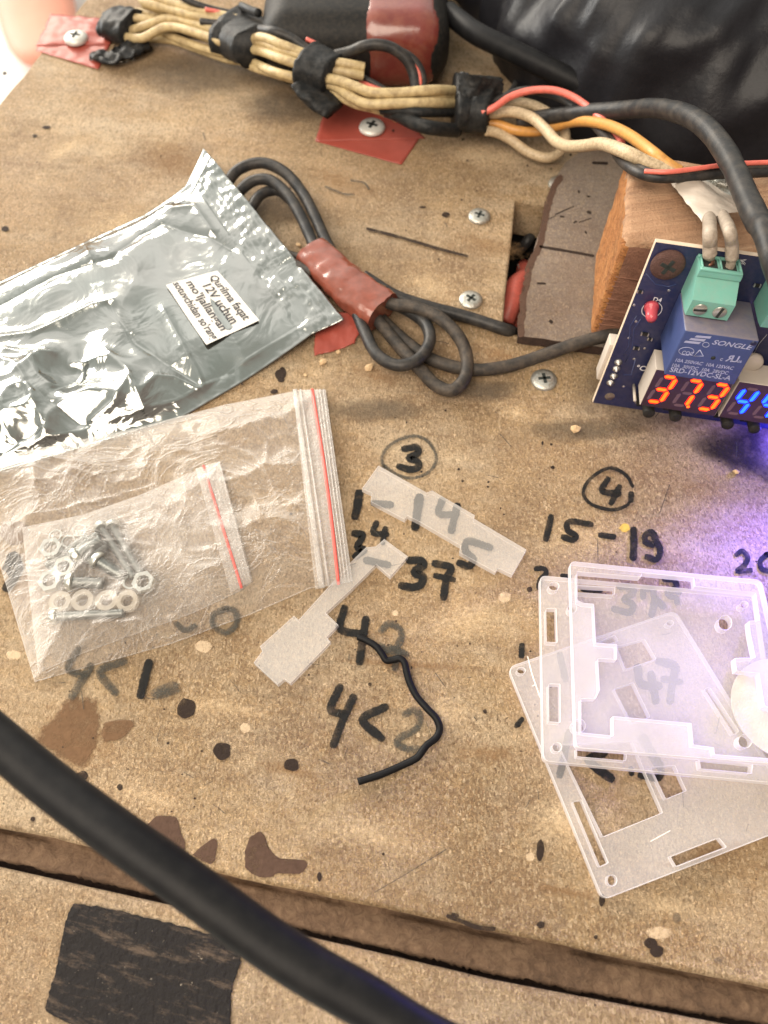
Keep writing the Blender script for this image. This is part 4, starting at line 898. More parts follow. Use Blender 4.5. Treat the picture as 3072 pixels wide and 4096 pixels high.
# relay
ru, rv = onp(cM(700, 640), 16); ru1, _ = onp(cM(1575, 745), 16); print('relay w', ru1-ru)
rel = obj('relay', pb(ru, ru1, rv, rv+15.5, 0, 16, .45, 3), mt['relay'], mod, ang=40)
RN = 16.0
ptext('SONGLE', cM(1000, 800), RN, 2.1, 'silkfaint', rel, slant=.25, sc_=1.25)
ptext('10A 250VAC  10A 125VAC', cM(570, 1000), RN, 1.55, 'silkfaint', rel, slant=.05, sc_=.88)
ptext('10A  30VDC  10A  28VDC', cM(530, 1058), RN, 1.55, 'silkfaint', rel, slant=.05, sc_=.88)
ptext('SRD-12VDC-SL-A', cM(510, 1118), RN, 2.3, 'silkfaint', rel, sc_=.95)
ptext('CQC', cM(652, 915), RN, 1.7, 'silkfaint', rel, sc_=.8); ptext('c', cM(1095, 990), RN, 1.7, 'silkfaint', rel); ptext('us', cM(1290, 1010), RN, 1.5, 'silkfaint', rel)
ptext('RU', cM(1245, 985), RN, 3.0, 'silkfaint', rel, sc_=-1.0) if False else None
# reversed R followed by U
uR, vR = onp(cM(1150, 995), RN); vf = txt('R', 3.0); obj('print', ([loc(uR+2.1-p.x, vR-p.y, RN+.03) for p in vf[0]], vf[1]), mt['silkfaint'], rel, smooth=False)
ptext('U', cM(1210, 1000), RN, 3.0, 'silkfaint', rel)
def poly_on(pts, n, mat, parent, name):
    P = [onp(p, n) for p in pts]; return obj(name, ([loc(a, b, n+.03) for a, b in P], [tuple(range(len(P)))]), mt[mat], parent, smooth=False)
for q in ([(830, 700), (1005, 712), (985, 738), (805, 722)], [(765, 730), (940, 745), (915, 772), (742, 752)], [(705, 760), (885, 778), (855, 802), (680, 782)]):
    poly_on([cM(*p) for p in q], RN, 'silkfaint', rel, 'logo_bar')
def loop_on(pts, n, mat, parent, name, r=.09, closed=True):
    P = [loc(*onp(p, n), n+.03) for p in pts]
    if closed: P = P+[P[0]]
    return obj(name, tube(P, r, 6, 1 if len(pts) < 6 else 3), mt[mat], parent)
loop_on([cM(712+88*math.cos(a), 883+45*math.sin(a)) for a in [k*math.pi/8 for k in range(16)]], RN, 'silkfaint', rel, 'logo_ring')
loop_on([cM(870, 868), cM(908, 940), cM(795, 938)], RN, 'silkfaint', rel, 'logo_triangle', r=.14)
loop_on([cM(938+38*math.cos(a), 808+28*math.sin(a)) for a in [k*math.pi/6 for k in range(12)]], RN, 'silkfaint', rel, 'logo_ring')
u, v = onp(cM(1490, 795), RN); obj('mould_dimple', lathe([(.75, 0), (.75, .04)], 20, loc(u, v, RN), N), mt['pcb'], rel)
u, v = onp(cM(1022, 962), RN); obj('vent_dimple', lathe([(.6, 0), (.6, .05)], 20, loc(u, v, RN), N), mt['slot'], rel)
# LED
u, v = onp(cN(775, 830), 1.5); lo = loc(u, v, 0)
led = obj('indicator_led', lathe([(2.0, 0), (2.0, 1.1), (1.6, 1.3), (1.55, 4.2), (1.1, 5.2), (.01, 5.6)], 24, lo, (N+Vd*.18)), mt['redled'], mod)
obj('silkscreen_ring', ring(loc(*onp(cN(775, 835), 0), 0), 2.5, 2.75, .05, n=N), mt['silk'], mod)
ptext('D4', cN(778, 768), 0, 1.9, 'silk', mod, name='print'); ptext('°C', cN(648, 1290), 0, 2.6, 'silk', mod, name='print')
for (a, b) in ((520, 1240), (505, 1290), (485, 1345), (460, 1395)):
    u, v = onp(cN(a, b), .4); obj('solder_joint', lathe([(1.25, 0), (1.05, .4), (.5, .9), (.3, 1.4), (.01, 1.5)], 14, loc(u, v, 0), N), mt['solder'], mod)
# white connector sticking out behind the left edge
cu, cv = onp(cN(455, 1120), -3); obj('rear_connector', pb(cu-.6, cu+8, cv-2, cv+12, -7, -1.7, .3), mt['whiteplastic'], mod)
# disc (white capacitor) peeping right of the relay
u, v = onp(cN(1535, 1235), 4); obj('ceramic_disc', lathe([(2.5, 0), (3.0, .5), (3.0, 1.6), (2.4, 2.1)], 28, loc(u, v, 3), N), mt['whiteplastic'], mod)
for (a, b, l_, w_) in ((700, 1010, 2.0, 1.1), (748, 1052, 1.2, .8), (640, 1120, 1.6, .9), (668, 690, 1.4, .8), (1560, 640, 1.6, .9)):
    u, v = onp(cN(a, b), .5); obj('chip_resistor', pb(u, u+l_, v, v+w_, .04, .55, .08), mt['plastic_black'], mod, smooth=False)
    obj('resistor_cap', join(pb(u-.12, u+.25, v-.02, v+w_+.02, .04, .6, .05), pb(u+l_-.25, u+l_+.12, v-.02, v+w_+.02, .04, .6, .05)), mt['solder'], mod, smooth=False)
mt['trace'] = simple('copper_trace_under_mask', (.03, .042, .12), .35, var=.15, bump=0).m
for tr in (((560, 1180), (600, 1110), (610, 960), (660, 880)), ((575, 1230), (625, 1130), (640, 980), (690, 905)), ((560, 1330), (620, 1330), (650, 1210)), ((690, 620), (730, 560), (800, 640), (900, 660), (960, 640))):
    P = [loc(*onp(cN(*p), 0), 0.0) for p in tr]; obj('trace', tube(P, .16, 6, 1), mt['trace'], mod)
for (a, b) in ((640, 800), (655, 925), (600, 1050), (720, 1130), (560, 1420), (905, 690), (640, 1210)):
    u, v = onp(cN(a, b), 0); obj('via', lathe([(.42, 0), (.36, .05), (.2, .06)], 12, loc(u, v, 0), N), mt['solder'], mod)
loop_on([cT(1320, 1575), cT(1410, 1560), cT(1330, 1600), cT(1400, 1610), cT(1340, 1560), cT(1390, 1625)], .03, 'silk', mod, 'silkscreen_mark', r=.07, closed=False)
# displays
SEG = {'a': ((0, 1), (1, 1)), 'b': ((1, 1), (1, .5)), 'c': ((1, .5), (1, 0)), 'd': ((0, 0), (1, 0)), 'e': ((0, .5), (0, 0)), 'f': ((0, 1), (0, .5)), 'g': ((0, .5), (1, .5))}
DG = {'3': 'abgcd', '7': 'abc', '4': 'fgbc', '5': 'afgcd'}
DN = 10.5
def display(u0, v0, w_, h_, digits, lit, dotafter=None):
    d = obj('digit_display', pb(u0, u0+w_, v0, v0+h_, 2.0, DN, .12, 1), mt['whiteplastic'], mod, smooth=False)
    obj('display_face', pb(u0+.15, u0+w_-.15, v0+.15, v0+h_-.15, DN-.1, DN+.12, .05, 1), mt['dispface'], d, smooth=False)
    n_ = DN+.16; cw = w_/len(digits); dw = cw*.52; dh = h_*.70
    for k, ch in enumerate(digits):
        ox = u0+cw*k+cw*.20; oy = v0+h_*.84
        L = []; Uo = []; Rm = []
        for s, ((x0, y0), (x1, y1)) in SEG.items():
            a = Vector((x0*dw, y0*dh)); b = Vector((x1*dw, y1*dh)); dd = (b-a).normalized(); nn = Vector((-dd.y, dd.x)); g = .40; hw = .50
            a2 = a+dd*g; b2 = b-dd*g; pts = [a2, a2+dd*hw+nn*hw, b2-dd*hw+nn*hw, b2, b2-dd*hw-nn*hw, a2+dd*hw-nn*hw]
            pts = [(ox+p.x+p.y*.12, oy-p.y) for p in pts]
            V_ = [loc(p[0], p[1], n_) for p in pts]+[loc(p[0], p[1], n_-.05) for p in pts]
            vf = (V_, [tuple(range(6)), tuple(range(11, 5, -1))]+[(i, (i+1) % 6, 6+(i+1) % 6, 6+i) for i in range(6)])
            (L if s in DG[ch] else Uo).append(vf)
            if s in DG[ch]:
                c0 = (a+b)/2; pz = [(c0.x+(px_-ox-0-c0.x)*1.12, 0) for px_, _ in pts]; hw2 = .82; a3 = a+dd*.22; b3 = b-dd*.22; q6 = [a3, a3+dd*hw2+nn*hw2, b3-dd*hw2+nn*hw2, b3, b3-dd*hw2-nn*hw2, a3+dd*hw2-nn*hw2]
                q6 = [(ox+p.x+p.y*.12, oy-p.y) for p in q6]; Rm.append(([loc(p[0], p[1], n_-.02) for p in q6], [tuple(range(6))]))
        if dotafter == k: L.append(lathe([(.48, 0), (.48, .06)], 16, loc(ox+dw+.75, oy, n_-.04), N))
        obj('lit_digit', join(*L), mt[lit], d, smooth=False); obj('digit_glow', join(*Rm), mt[lit+'_rim'], d, smooth=False); obj('unlit_segments', join(*Uo), mt['unlit'], d, smooth=False)
    return d
du, dv = onp(cM(360, 1068), DN); du1, dv1 = onp(cM(1275, 1250), DN); dbu, dbv = onp(cM(190, 1490), DN); print('disp', du, dv, du1, dv1, dbu, dbv)
dx0 = (du+dbu)/2; dw_ = du1-dx0-.2; dh_ = dbv-dv
display(dx0, (dv+dv1)/2, dw_, dh_, '373', 'litred', 1)
bx0 = du1+.9; display(bx0, (dv+dv1)/2, dw_, dh_, '445', 'litblue')
vb = (dv+dv1)/2+dh_
# buttons and pins under the displays
for k, uu in enumerate((dx0+1.5, dx0+9.5, dx0+dw_+3, dx0+dw_+11)):
    b_ = obj('push_button', pb(uu, uu+5.5, vb+1.0, vb+6.6, .05, 4.0, .2), mt['plastic_black'], mod)
    obj('button_cap', lathe([(1.75, 3.9), (1.75, 9.0), (1.5, 9.3), (.01, 9.35)], 24, loc(uu+2.75, vb+4.2, 0), N), mt['plastic_black'], b_, ang=50)
    obj('button_leg', join(*[xf(rbox(a, a+.7, -.3, 1.6, 0, 1.4, .08, 1), loc(uu, vb+6.4, 0), U, Vd, N) for a in (.2, 4.6)]), mt['steel'], b_, smooth=False)
for uu in (dx0-.6, dx0+8, dx0+dw_-1.5): obj('pin', lathe([(.45, 0), (.45, 7)], 12, loc(uu, vb+1.8, .1), N), mt['whiteplastic'], mod)
loop_on([cM(1648, 690), cM(1560, 790), cM(1500, 900)], .05, 'silk', mod, 'silkscreen_line', r=.06, closed=False)
# light given off by the blue display
def plight(name, loc_, energy, col, r):
    l = bpy.data.lights.new(name, 'POINT'); l.energy = energy; l.color = col; l.shadow_soft_size = r*MM; o = bpy.data.objects.new(name, l); sc.collection.objects.link(o); o.location = loc_*MM
sl = bpy.data.lights.new('blue_display_glow', 'SPOT'); sl.energy = .6; sl.color = (.13, .09, 1.0); sl.shadow_soft_size = 6*MM; sl.spot_size = math.radians(135); sl.spot_blend = 1.0
so = bpy.data.objects.new('blue_display_glow', sl); sc.collection.objects.link(so); so.location = loc(bx0+dw_*1.05, vb-9, DN+13)*MM
plight('blue_digit_spill', loc(bx0+dw_*1.15, vb+7, 6), .035, (.08, .05, 1.0), 3)
so.rotation_euler = ((N*1.0+Vd*.45)).to_track_quat('-Z', 'Y').to_euler()
plight('blue_led_glow', loc(bx0+2, vb-6, DN+2.6), .004, (.12, .06, 1.0), 1.2) if False else None

# wires into terminal 1
w1 = loc(tu+2.9, tv+1.0, 4.5); w2 = loc(tu+7.7, tv+1.0, 4.5)
def pt(px, z): return G(*px, z)
def pl(px, n): return loc(*onp(px, n), n)
e1 = pl(cT(985, 1500), 3.0); e2 = pl(cT(1240, 1560), 3.2)
obj('wire', tube([pt(cT(640, 700), 46.6), pt(cT(850, 920), 49), pt(cT(965, 1060), 54.5), pl(cT(983, 1240), 1.2), pl(cT(985, 1390), 2.4), e1, pl(cT(1000, 1560), 3.2)], 1.75, 18, 8, .05, taper=lambda f: 1 if f < .85 else 1-(f-.85)*3.5), mt['whitewire'], tl)
obj('wire', tube([pt(cT(700, 700), 46.6), pt(cT(950, 850), 49), pt(cT(1110, 1030), 54), pl(cT(1205, 1210), 1.2), pl(cT(1238, 1380), 2.4), e2], 1.6, 18, 8, .05), mt['whitewire'], tl)
obj('wire_core', tube([e2, pl(cT(1225, 1620), 3.2), pl(cT(1200, 1690), 3.0)], 1.15, 12, 5), mt['whitewire'], tl)
for k in range(4): obj('copper_strand', tube([pl(cT(985+12*k, 1530), 3.2), pl(cT(1010+5*k, 1600), 3.6-.2*k), pl(cT(935+30*k, 1670), 3.8-.4*k)], .36, 8, 5), mt['copper'], tl)
# milky tape over them
def sheet3(P, nu, nv, mat, name, parent, rough=.25):
    a, b, c, d = P; V_ = []; Fc_ = []
    for j in range(nv+1):
        for i in range(nu+1):
            u, v = i/nu, j/nv; p = a.lerp(b, u).lerp(d.lerp(c, u), v); p = p+Vector((0, 0, 1))*(2.6*math.sin(math.pi*min(1, u*1.25))**.7 if u < .8 else 0)+noise.noise_vector(p*.25)*rough; V_.append(p)
    for j in range(nv):
        for i in range(nu): k = j*(nu+1)+i; Fc_.append((k, k+1, k+nu+2, k+nu+1))
    return obj(name, (V_, Fc_), mt[mat], parent)
sheet3([G(*cT(470, 600), 47.5), G(*cT(870, 600), 47), G(*cT(1560, 1040), 50.0), G(*cT(905, 1150), 57.0)], 30, 24, 'milky', 'milky_tape', tl, rough=.5)
sheet3([G(*cT(1450, 820), 46.5), G(*cT(1590, 930), 46), G(*cT(1615, 1065), 46), G(*cT(1400, 1010), 46.2)], 10, 8, 'milky', 'milky_tape_corner', tl, rough=.3)

# ================================================================== COILED BLACK CABLE
coil = thing('coiled_cable', G(1400, 1180, 0), 'dusty black cable folded in loops and bound with red tape beside the silver bag', 'cable')
def cc(pts, r=1.95, mat='blackcable', name='cable_loop', **k): return cable(name, pts, r, mat, parent=coil, **k)
cc([cR(60, 330, 3), cR(100, 240, 6), cR(150, 175, 8), cR(240, 148, 9), cR(330, 185, 9), cR(400, 265, 8), cR(450, 360, 7), cR(490, 450, 6), cR(540, 540, 6)], 2.05, wob=.05)
cc([cR(90, 380, 3), cR(140, 280, 5), cR(200, 222, 7), cR(270, 215, 8), cR(340, 270, 8), cR(395, 360, 7), cR(440, 460, 6), cR(480, 560, 6)], 2.05, wob=.05)
cc([cR(180, 420, 3), cR(195, 340, 4), cR(235, 275, 5), cR(300, 255, 5), cR(350, 290, 5)], 1.9, wob=.05)
cc([cR(250, 460, 2), cR(330, 505, 2.2), cR(420, 535, 3), cR(480, 580, 5)], 2.0, 'dustycable')
cc([cR(300, 500, 5), cR(360, 540, 5.5), cR(440, 580, 6)], 1.9, 'dustycable')
cc([cR(640, 620, 7), cR(740, 695, 7.5), cR(830, 710, 8), cR(930, 750, 8), cR(1005, 820, 7), cR(1040, 900, 5), cR(1035, 985, 4), cR(985, 1035, 3.5), cR(920, 1015, 3), cR(865, 960, 3), cR(800, 890, 3), cR(700, 770, 4), cR(640, 700, 5)], 2.1, 'dustycable', wob=.06)
cc([cR(600, 700, 5), cR(640, 800, 5), cR(690, 895, 5.5), cR(770, 938, 6.5), cR(850, 915, 7), cR(895, 850, 6.5), cR(885, 785, 6), cR(830, 735, 5), cR(740, 690, 5)], 2.0, wob=.05)
cc([cR(640, 590, 5), cR(760, 665, 4), cR(900, 712, 3), cR(1050, 752, 2.2), cR(1190, 798, 1.5), cR(1225, 812, -4)], 2.1, wob=.05)
cc([cR(630, 680, 3), cR(720, 770, 2.1), cR(820, 860, 2.1), cR(920, 922, 2.1), cR(1060, 955, 2.1), cR(1200, 942, 2.4), cR(1350, 895, 4), cR(1480, 850, 6.2), cR(1600, 820, 8), cR(1720, 790, 8)], 2.1, 'dustycable', wob=.05)
obj('red_tape_wrap', band([GP(cR(440, 500, 5.4)), GP(cR(530, 585, 6)), GP(cR(620, 665, 6.2)), GP(cR(715, 730, 5.8))], (13, 15), (9.5, 10.5), rough=.7, power=2.8, n=8, seg=44), mt['redtape'], coil, ang=60)
sheet([cR(470, 720), cR(660, 740), cR(600, 855), cR(440, 905)], lambda u, v: 2.5*(1-v)+.5, 'redfilm', 'tape_flap', coil, rough=.5)

# foreground out-of-focus cable
cable('foreground_cable', [cK(-2600, -1300, 70), cK(-1500, -700, 64), cK(-800, -260, 61), cK(-420, -10, 60), cK(-150, 175, 60), cK(10, 305, 60), cK(200, 465, 60), cK(390, 610, 60), cK(575, 745, 60), cK(780, 890, 59), cK(985, 1040, 58), cK(1190, 1188, 57), cK(1400, 1322, 56), cK(1620, 1446, 55), cK(1900, 1620, 54), cK(2400, 1860, 52), cK(2900, 2060, 50)], 3.95, 'blackcable2', 'thick black cable hanging close to the camera across the lower left', seg=32)
# short loose wire
sw = [(195, 1250), (240, 1268), (300, 1305), (335, 1350), (362, 1388), (400, 1385), (440, 1378), (468, 1402), (482, 1460), (500, 1520), (540, 1600), (600, 1670), (655, 1730), (676, 1790), (655, 1845), (600, 1890), (570, 1930), (535, 1968), (450, 2010), (330, 2062), (195, 2105)]
cable('loose_wire', [cC(*p, 1.1+.5*math.sin(i*.7)**2) for i, p in enumerate(sw)], .92, 'smallwire', 'short bent black wire offcut lying over the handwritten numbers', cat='wire', wob=.05)

# wires seen in the hole
hwi = thing('hidden_wiring', hc+Vector((0, 0, -30)), 'red and black wires down inside the dark rectangular hole', 'wires')
def vv(x, y, z): return G(2000+x/3.16, 750+y/3.16, z)
obj('wire', tube([vv(60, 1700, -16), vv(150, 1450, -12), vv(190, 1250, -11), vv(330, 1150, -14), vv(420, 1180, -20)], 3.6, 14, 6), mt['red'], hwi)
obj('wire', tube([vv(120, 1750, -20), vv(230, 1500, -18), vv(300, 1300, -18), vv(300, 1000, -24)], 3.0, 14, 6), mt['red'], hwi)
obj('wire', tube([vv(260, 400, -26), vv(330, 440, -20), vv(350, 520, -20), vv(330, 640, -26)], 2.6, 14, 6), mt['red'], hwi)
obj('wire', tube([vv(200, 820, -24), vv(330, 700, -17), vv(430, 560, -16), vv(560, 480, -20)], 2.2, 14, 6), mt['blackcable'], hwi)

# ================================================================== SILVER BAG
def poly_len(P, t):
    L = [0]
    for a, b in zip(P, P[1:]): L.append(L[-1]+(b-a).length)
    x = t*L[-1]
    for i in range(len(P)-1):
        if x <= L[i+1]+1e-9: return P[i].lerp(P[i+1], (x-L[i])/max(L[i+1]-L[i], 1e-9))
    return P[-1]
def seg_d(p, a, b):
    ab = (b-a); t = max(0, min(1, (p-a).dot(ab)/max(ab.dot(ab), 1e-9))); return (p-a-ab*t).length
def bag(top, bot, hf, nu, nv, base, bot_z=.25):
    V_ = []; Fc_ = []
    for s in (0, 1):
        for j in range(nv+1):
            for i in range(nu+1):
                u, v = i/nu, j/nv; p = poly_len(top, u).lerp(poly_len(bot, u), v); e = min(u, 1-u, v*1.0, (1-v)*1.0)
                b = base(u, v); h = hf(p, u, v) if s == 0 else bot_z
                V_.append(Vector((p.x, p.y, b+(max(h, bot_z) if s == 0 else .1))))
    n1 = (nu+1)*(nv+1)
    for j in range(nv):
        for i in range(nu):
            k = j*(nu+1)+i; Fc_.append((k, k+1, k+nu+2, k+nu+1)); Fc_.append((n1+k, n1+k+nu+1, n1+k+nu+2, n1+k+1))
    bd_ = [i for i in range(nu)]+[j*(nu+1)+nu for j in range(nv)]+[nv*(nu+1)+i for i in range(nu, 0, -1)]+[j*(nu+1) for j in range(nv, 0, -1)]
    for q in range(len(bd_)):
        r_ = bd_[(q+1) % len(bd_)]; Fc_.append((bd_[q], r_, n1+r_, n1+bd_[q]))
    return V_, Fc_
ftop = [G(*p, 2) for p in ((-420, 1295), (0, 1112), (380, 935), (749, 768), (832, 668))]
fbot = [G(*p, 2) for p in ((-420, 2000), (0, 1872), (250, 1800), (729, 1656), (1251, 1352), (1379, 1312))]
CR = [[(0, 940), (200, 840), (330, 780), (560, 735), (700, 690), (850, 520), (980, 460), (1100, 500), (1280, 550), (1400, 620)], [(490, 550), (530, 630), (580, 720)],
      [(960, 330), (1050, 380), (1180, 380), (1280, 520)], [(680, 970), (820, 1180), (1000, 1300), (1230, 1430)], [(450, 1290), (680, 1290), (790, 1370), (830, 1450), (880, 1580), (960, 1590)],
      [(0, 1290), (130, 1340), (200, 1460), (270, 1640), (280, 1700)], [(280, 1690), (160, 1750), (0, 1830)], [(560, 1640), (700, 1560), (800, 1420)], [(880, 1470), (950, 1390), (1060, 1385), (1220, 1440)],
      [(350, 1480), (460, 1400), (500, 1310)], [(1000, 1000), (1080, 1150), (1230, 1420)], [(60, 1240), (200, 1270), (330, 1250)], [(200, 1460), (330, 1560), (480, 1650), (700, 1690)], [(0, 1160), (200, 1130), (560, 980), (700, 950)],
      [(230, 1300), (260, 1400), (330, 1450)], [(1270, 1420), (1330, 1350), (1410, 1320)]]
CRw = [[G(*cA(*p), 3) for p in c] for c in CR]
for c in CRw:
    for p in c: p.z = 0
def foil_h(p, u, v):
    e = min(v, 1-v); pil = min(1, e*5)**.6*min(1, max(0, (.93-u))*6)
    q = Vector((p.x, p.y, 0)); h = 4.5*pil
    h += pil*(3.0*noise.noise(q*.026+Vector((3, 0, 0)))+(1-abs(noise.noise(q*.035+Vector((0, 5, 0))))*2.4)*.9)
    lw = max(0, min(1, (.62-u)*3))*max(0, min(1, (v-.42)*4)); h += lw*pil*((1-abs(noise.noise(q*.055+Vector((2, 9, 0))))*2.6)*3.2+noise.noise(q*.11)*1.0)
    for i, c in enumerate(CRw):
        d = min(seg_d(q, a, b) for a, b in zip(c, c[1:]))
        if d < 9: h += (1.5 if i % 3 else -1.3)*math.exp(-d/2.4)*min(1, e*12)
    if u > .90: h = .6+.10*math.sin((u-.9)*420)+noise.noise(q*.12)*.9+noise.noise(q*.4)*.28
    if e < .06: h = h*e/.06+.2+.15*noise.noise(q*.4)
    return h
fbase = lambda u, v: .4+max(0, (u-.72)/.28)**1.5*(9.5-4*v)
fb = thing('silver_bag', G(500, 1300, 0), 'shiny crumpled silver antistatic bag with a white printed label', 'foil bag')
fv = bag(ftop, fbot, foil_h, 300, 170, fbase)
obj('foil_pouch', fv, mt['foil'], fb)
# label with text
La, Lb, Lc, Ld = [G(*cA(*p), 8.5) for p in ((1310, 728), (1563, 1022), (1245, 1177), (1003, 818))]
def foil_z(p):   # height of the foil under a point: nearest vertex
    best = 1e9; z = 0
    for q in fv[0][:len(fv[0])//2][::3]:
        d = (q.x-p.x)**2+(q.y-p.y)**2
        if d < best: best = d; z = q.z
    return z
zl = max(foil_z(La.lerp(Lb, a).lerp(Ld.lerp(Lc, a), b)) for a in (0, .5, 1) for b in (0, .5, 1))+.25
La, Lb, Lc, Ld = [G(*cA(*p), zl) for p in ((1310, 728), (1563, 1022), (1245, 1177), (1003, 818))]
V_ = []; Fc_ = []
def lab(u, v, dz=0):
    p = La.lerp(Lb, u).lerp(Ld.lerp(Lc, u), v); return p+Vector((0, 0, .35*math.sin(u*5+v*2)+dz))
for s in (0, -.12):
    for j in range(11):
        for i in range(15): V_.append(lab(i/14, j/10, s))
for s in (0, 1):
    for j in range(10):
        for i in range(14): k = s*165+j*15+i; Fc_.append((k, k+1, k+16, k+15))
lb = obj('label', (V_, Fc_), mt['paper'], fb)
LW = (Lb-La).length; LH = (Ld-La).length
for s, u0, v0, sz, wd in (('Qurilma faqat', .07, .22, .17, .84), ('12V uchun', .16, .44, .19, .72), ("mo'ljallangan", .05, .66, .17, .86), ("sotuvchidan so'rang", .01, .88, .165, .97)):
    vf = txt(s, 1.0); mx = max(p.x for p in vf[0]); kx = wd/mx
    obj('printed_text', ([lab(u0+p.x*kx, v0-p.y*sz*1.25, .2) for p in vf[0]], vf[1]), mt['print'], lb, smooth=False)

# ================================================================== HARDWARE INSIDE THE SMALL BAG
def nut(px, r, label, z=2.2, hexo=True, h=2.2, r0=None, grp='metal nuts in the small clear bag', name='nut', mat='nut', cat='nut'):
    O = G(*px, z); n_ = Vector((random.uniform(-.12, .12), random.uniform(-.12, .12), 1)).normalized()
    o = obj(name, ring(O, r0 or r*.58, r, h, 36, hexo, n_), mt[mat], None, ang=35); tag(o, label, cat, grp); return o
nut(cU(305, 420), 2.95, 'shiny nut crossed by the white crease, upper left of the screws'); nut(cU(465, 620), 2.9, 'shiny nut touching another nut at the middle left of the screws', z=2.8)
nut(cU(305, 775), 3.0, 'lowest left shiny nut, left of the pale bolt head'); nut(cU(1330, 790), 2.95, 'shiny nut at the right end of the long screws')
gw = 'thin washers in the small clear bag'
for p, l in (((340, 260), 'thin ring washer above the crossed nut'), ((605, 200), 'thin ring washer nearest the bag\'s upper wrinkles, topmost of the hardware'), ((485, 325), 'thin ring washer tucked below two other washers'), ((1165, 770), 'dull washer half under the right-hand nut')):
    nut(cU(*p), 1.95 if p[0] < 1000 else 2.1, l, hexo=False, h=.4, r0=1.5, grp=gw, name='washer', cat='washer')
for i, p in enumerate(((410, 1010), (660, 985), (915, 1000), (1150, 990))):
    nut(cU(*p), 3.0, ('leftmost', 'second', 'third', 'rightmost')[i]+' clear nylon ring in the row under the metal screws', hexo=False, h=1.8, r0=1.6, grp='clear nylon rings in a row', name='nylon_spacer', mat='nylon', cat='spacer')
def bolt(a, b, r, head, label, z=3.0, z2=2.6, zs=None, thread=True):
    A = G(*a, z); B = G(*b, z2); t = thing('machine_screw', A, label, 'screw', 'loose machine screws in the small clear bag'); ax = (B-A); L = ax.length
    prof = []
    k = int(L/.45)
    for i in range(k+1):
        prof += [(r*(1.0 if i % 2 else .84), L*i/k)]
    obj('shank', lathe(prof, 16, A, ax), mt['bolt'], t)
    if head: obj('head', lathe([(r*1.2, .2), (head, -.1), (head, -.9), (head*.8, -1.7), (head*.5, -1.9), (.01, -1.7)], 24, A, ax), mt['nut'], t, ang=40)
bolt(cU(855, 175), cU(1200, 715), 1.25, 2.2, 'longest left one of the two parallel screws slanting right')
bolt(cU(975, 160), cU(1290, 690), 1.25, 2.2, 'rightmost one of the two parallel screws slanting right')
bolt(cU(590, 470), cU(850, 300), 1.9, 2.7, 'thick screw with a shiny head in the centre of the pile', z=4.2, z2=4)
bolt(cU(820, 540), cU(1090, 710), 1.8, 2.7, 'thick screw with a bright round head pointing down right', z=4.2, z2=3)
bolt(cU(530, 770), cU(860, 780), 1.7, 2.7, 'horizontal screw with its pale head beside the two touching nuts', z=3.6, z2=3)
bolt(cU(700, 560), cU(900, 340), 1.6, None, 'headless looking stub between the two thick screws')
bolt(cU(230, 600), cU(700, 260), 1.3, None, 'dark screw lying behind the upper left nuts', z=1.6, z2=1.6)
bolt(cU(290, 640), cU(820, 230), 1.3, None, 'dark screw lying parallel just behind the thick central screw', z=1.6, z2=1.6)
bolt(cU(350, 1150), cU(1100, 1110), 1.4, 2.2, 'long dark screw lying alone along the bottom of the bag')

# ================================================================== CLEAR ZIP BAGS
otop = [G(*p, 1) for p in ((-120, 1868), (0, 1843), (542, 1717), (904, 1615), (1175, 1560), (1302, 1557))]
obot = [G(*p, 1) for p in ((136, 2727), (140, 2724), (678, 2574), (1000, 2455), (1239, 2350), (1411, 2323))]
def ohf(amp, seed, nrm=5.5):
    def f(p, u, v):
        e = min(v, 1-v, u*1.2, (1-u)*1.5); q = Vector((p.x, p.y, seed)); pil = min(1, e*5)**.7
        h = nrm*pil+pil*amp*(1.3*noise.noise(q*.035)+(1-abs(noise.noise(q*.06+Vector((seed, 0, 0))))*3)*.9+(1-abs(noise.noise(q*.15))*3)*.28)
        return max(.25, h)
    return f
def c_dist(p, C): return min(seg_d(Vector((p.x, p.y, 0)), a, b) for a, b in zip(C, C[1:]))
CB = [[(960, 330), (1100, 360), (1180, 430), (1230, 540), (1320, 600)], [(1180, 430), (1190, 300), (1110, 240)], [(330, 440), (450, 470), (560, 540)], [(210, 370), (390, 410)], [(50, 660), (300, 615), (560, 545), (700, 500), (720, 410)],
      [(990, 440), (1100, 480), (1170, 640)], [(1200, 870), (1300, 890), (1420, 880)], [(430, 1110), (620, 1090), (740, 1160)], [(170, 1120), (330, 1200), (600, 1090)], [(750, 1070), (800, 1130), (870, 1120)]]
CBw = [[Vector((*G(*cB(*p), 4).xy, 0)) for p in c] for c in CB]
of0 = ohf(1.5, 3.0)
def of(p, u, v):
    h = of0(p, u, v)
    for c in CBw:
        d = c_dist(p, c)
        if d < 5: h += 1.0*math.exp(-d/.8)*min(1, min(v, 1-v)*10)
    return h
zb = thing('zip_bag', G(700, 2150, 0), 'large clear zip bag with a red stripe, lying over the silver bag edge', 'zip bag')
obase = lambda u, v: .25+(2.8*max(0, 1-v*4.5)*max(0, 1-u*1.3))
obj('film', bag(otop, obot, of, 240, 150, obase), mt['film'], zb)
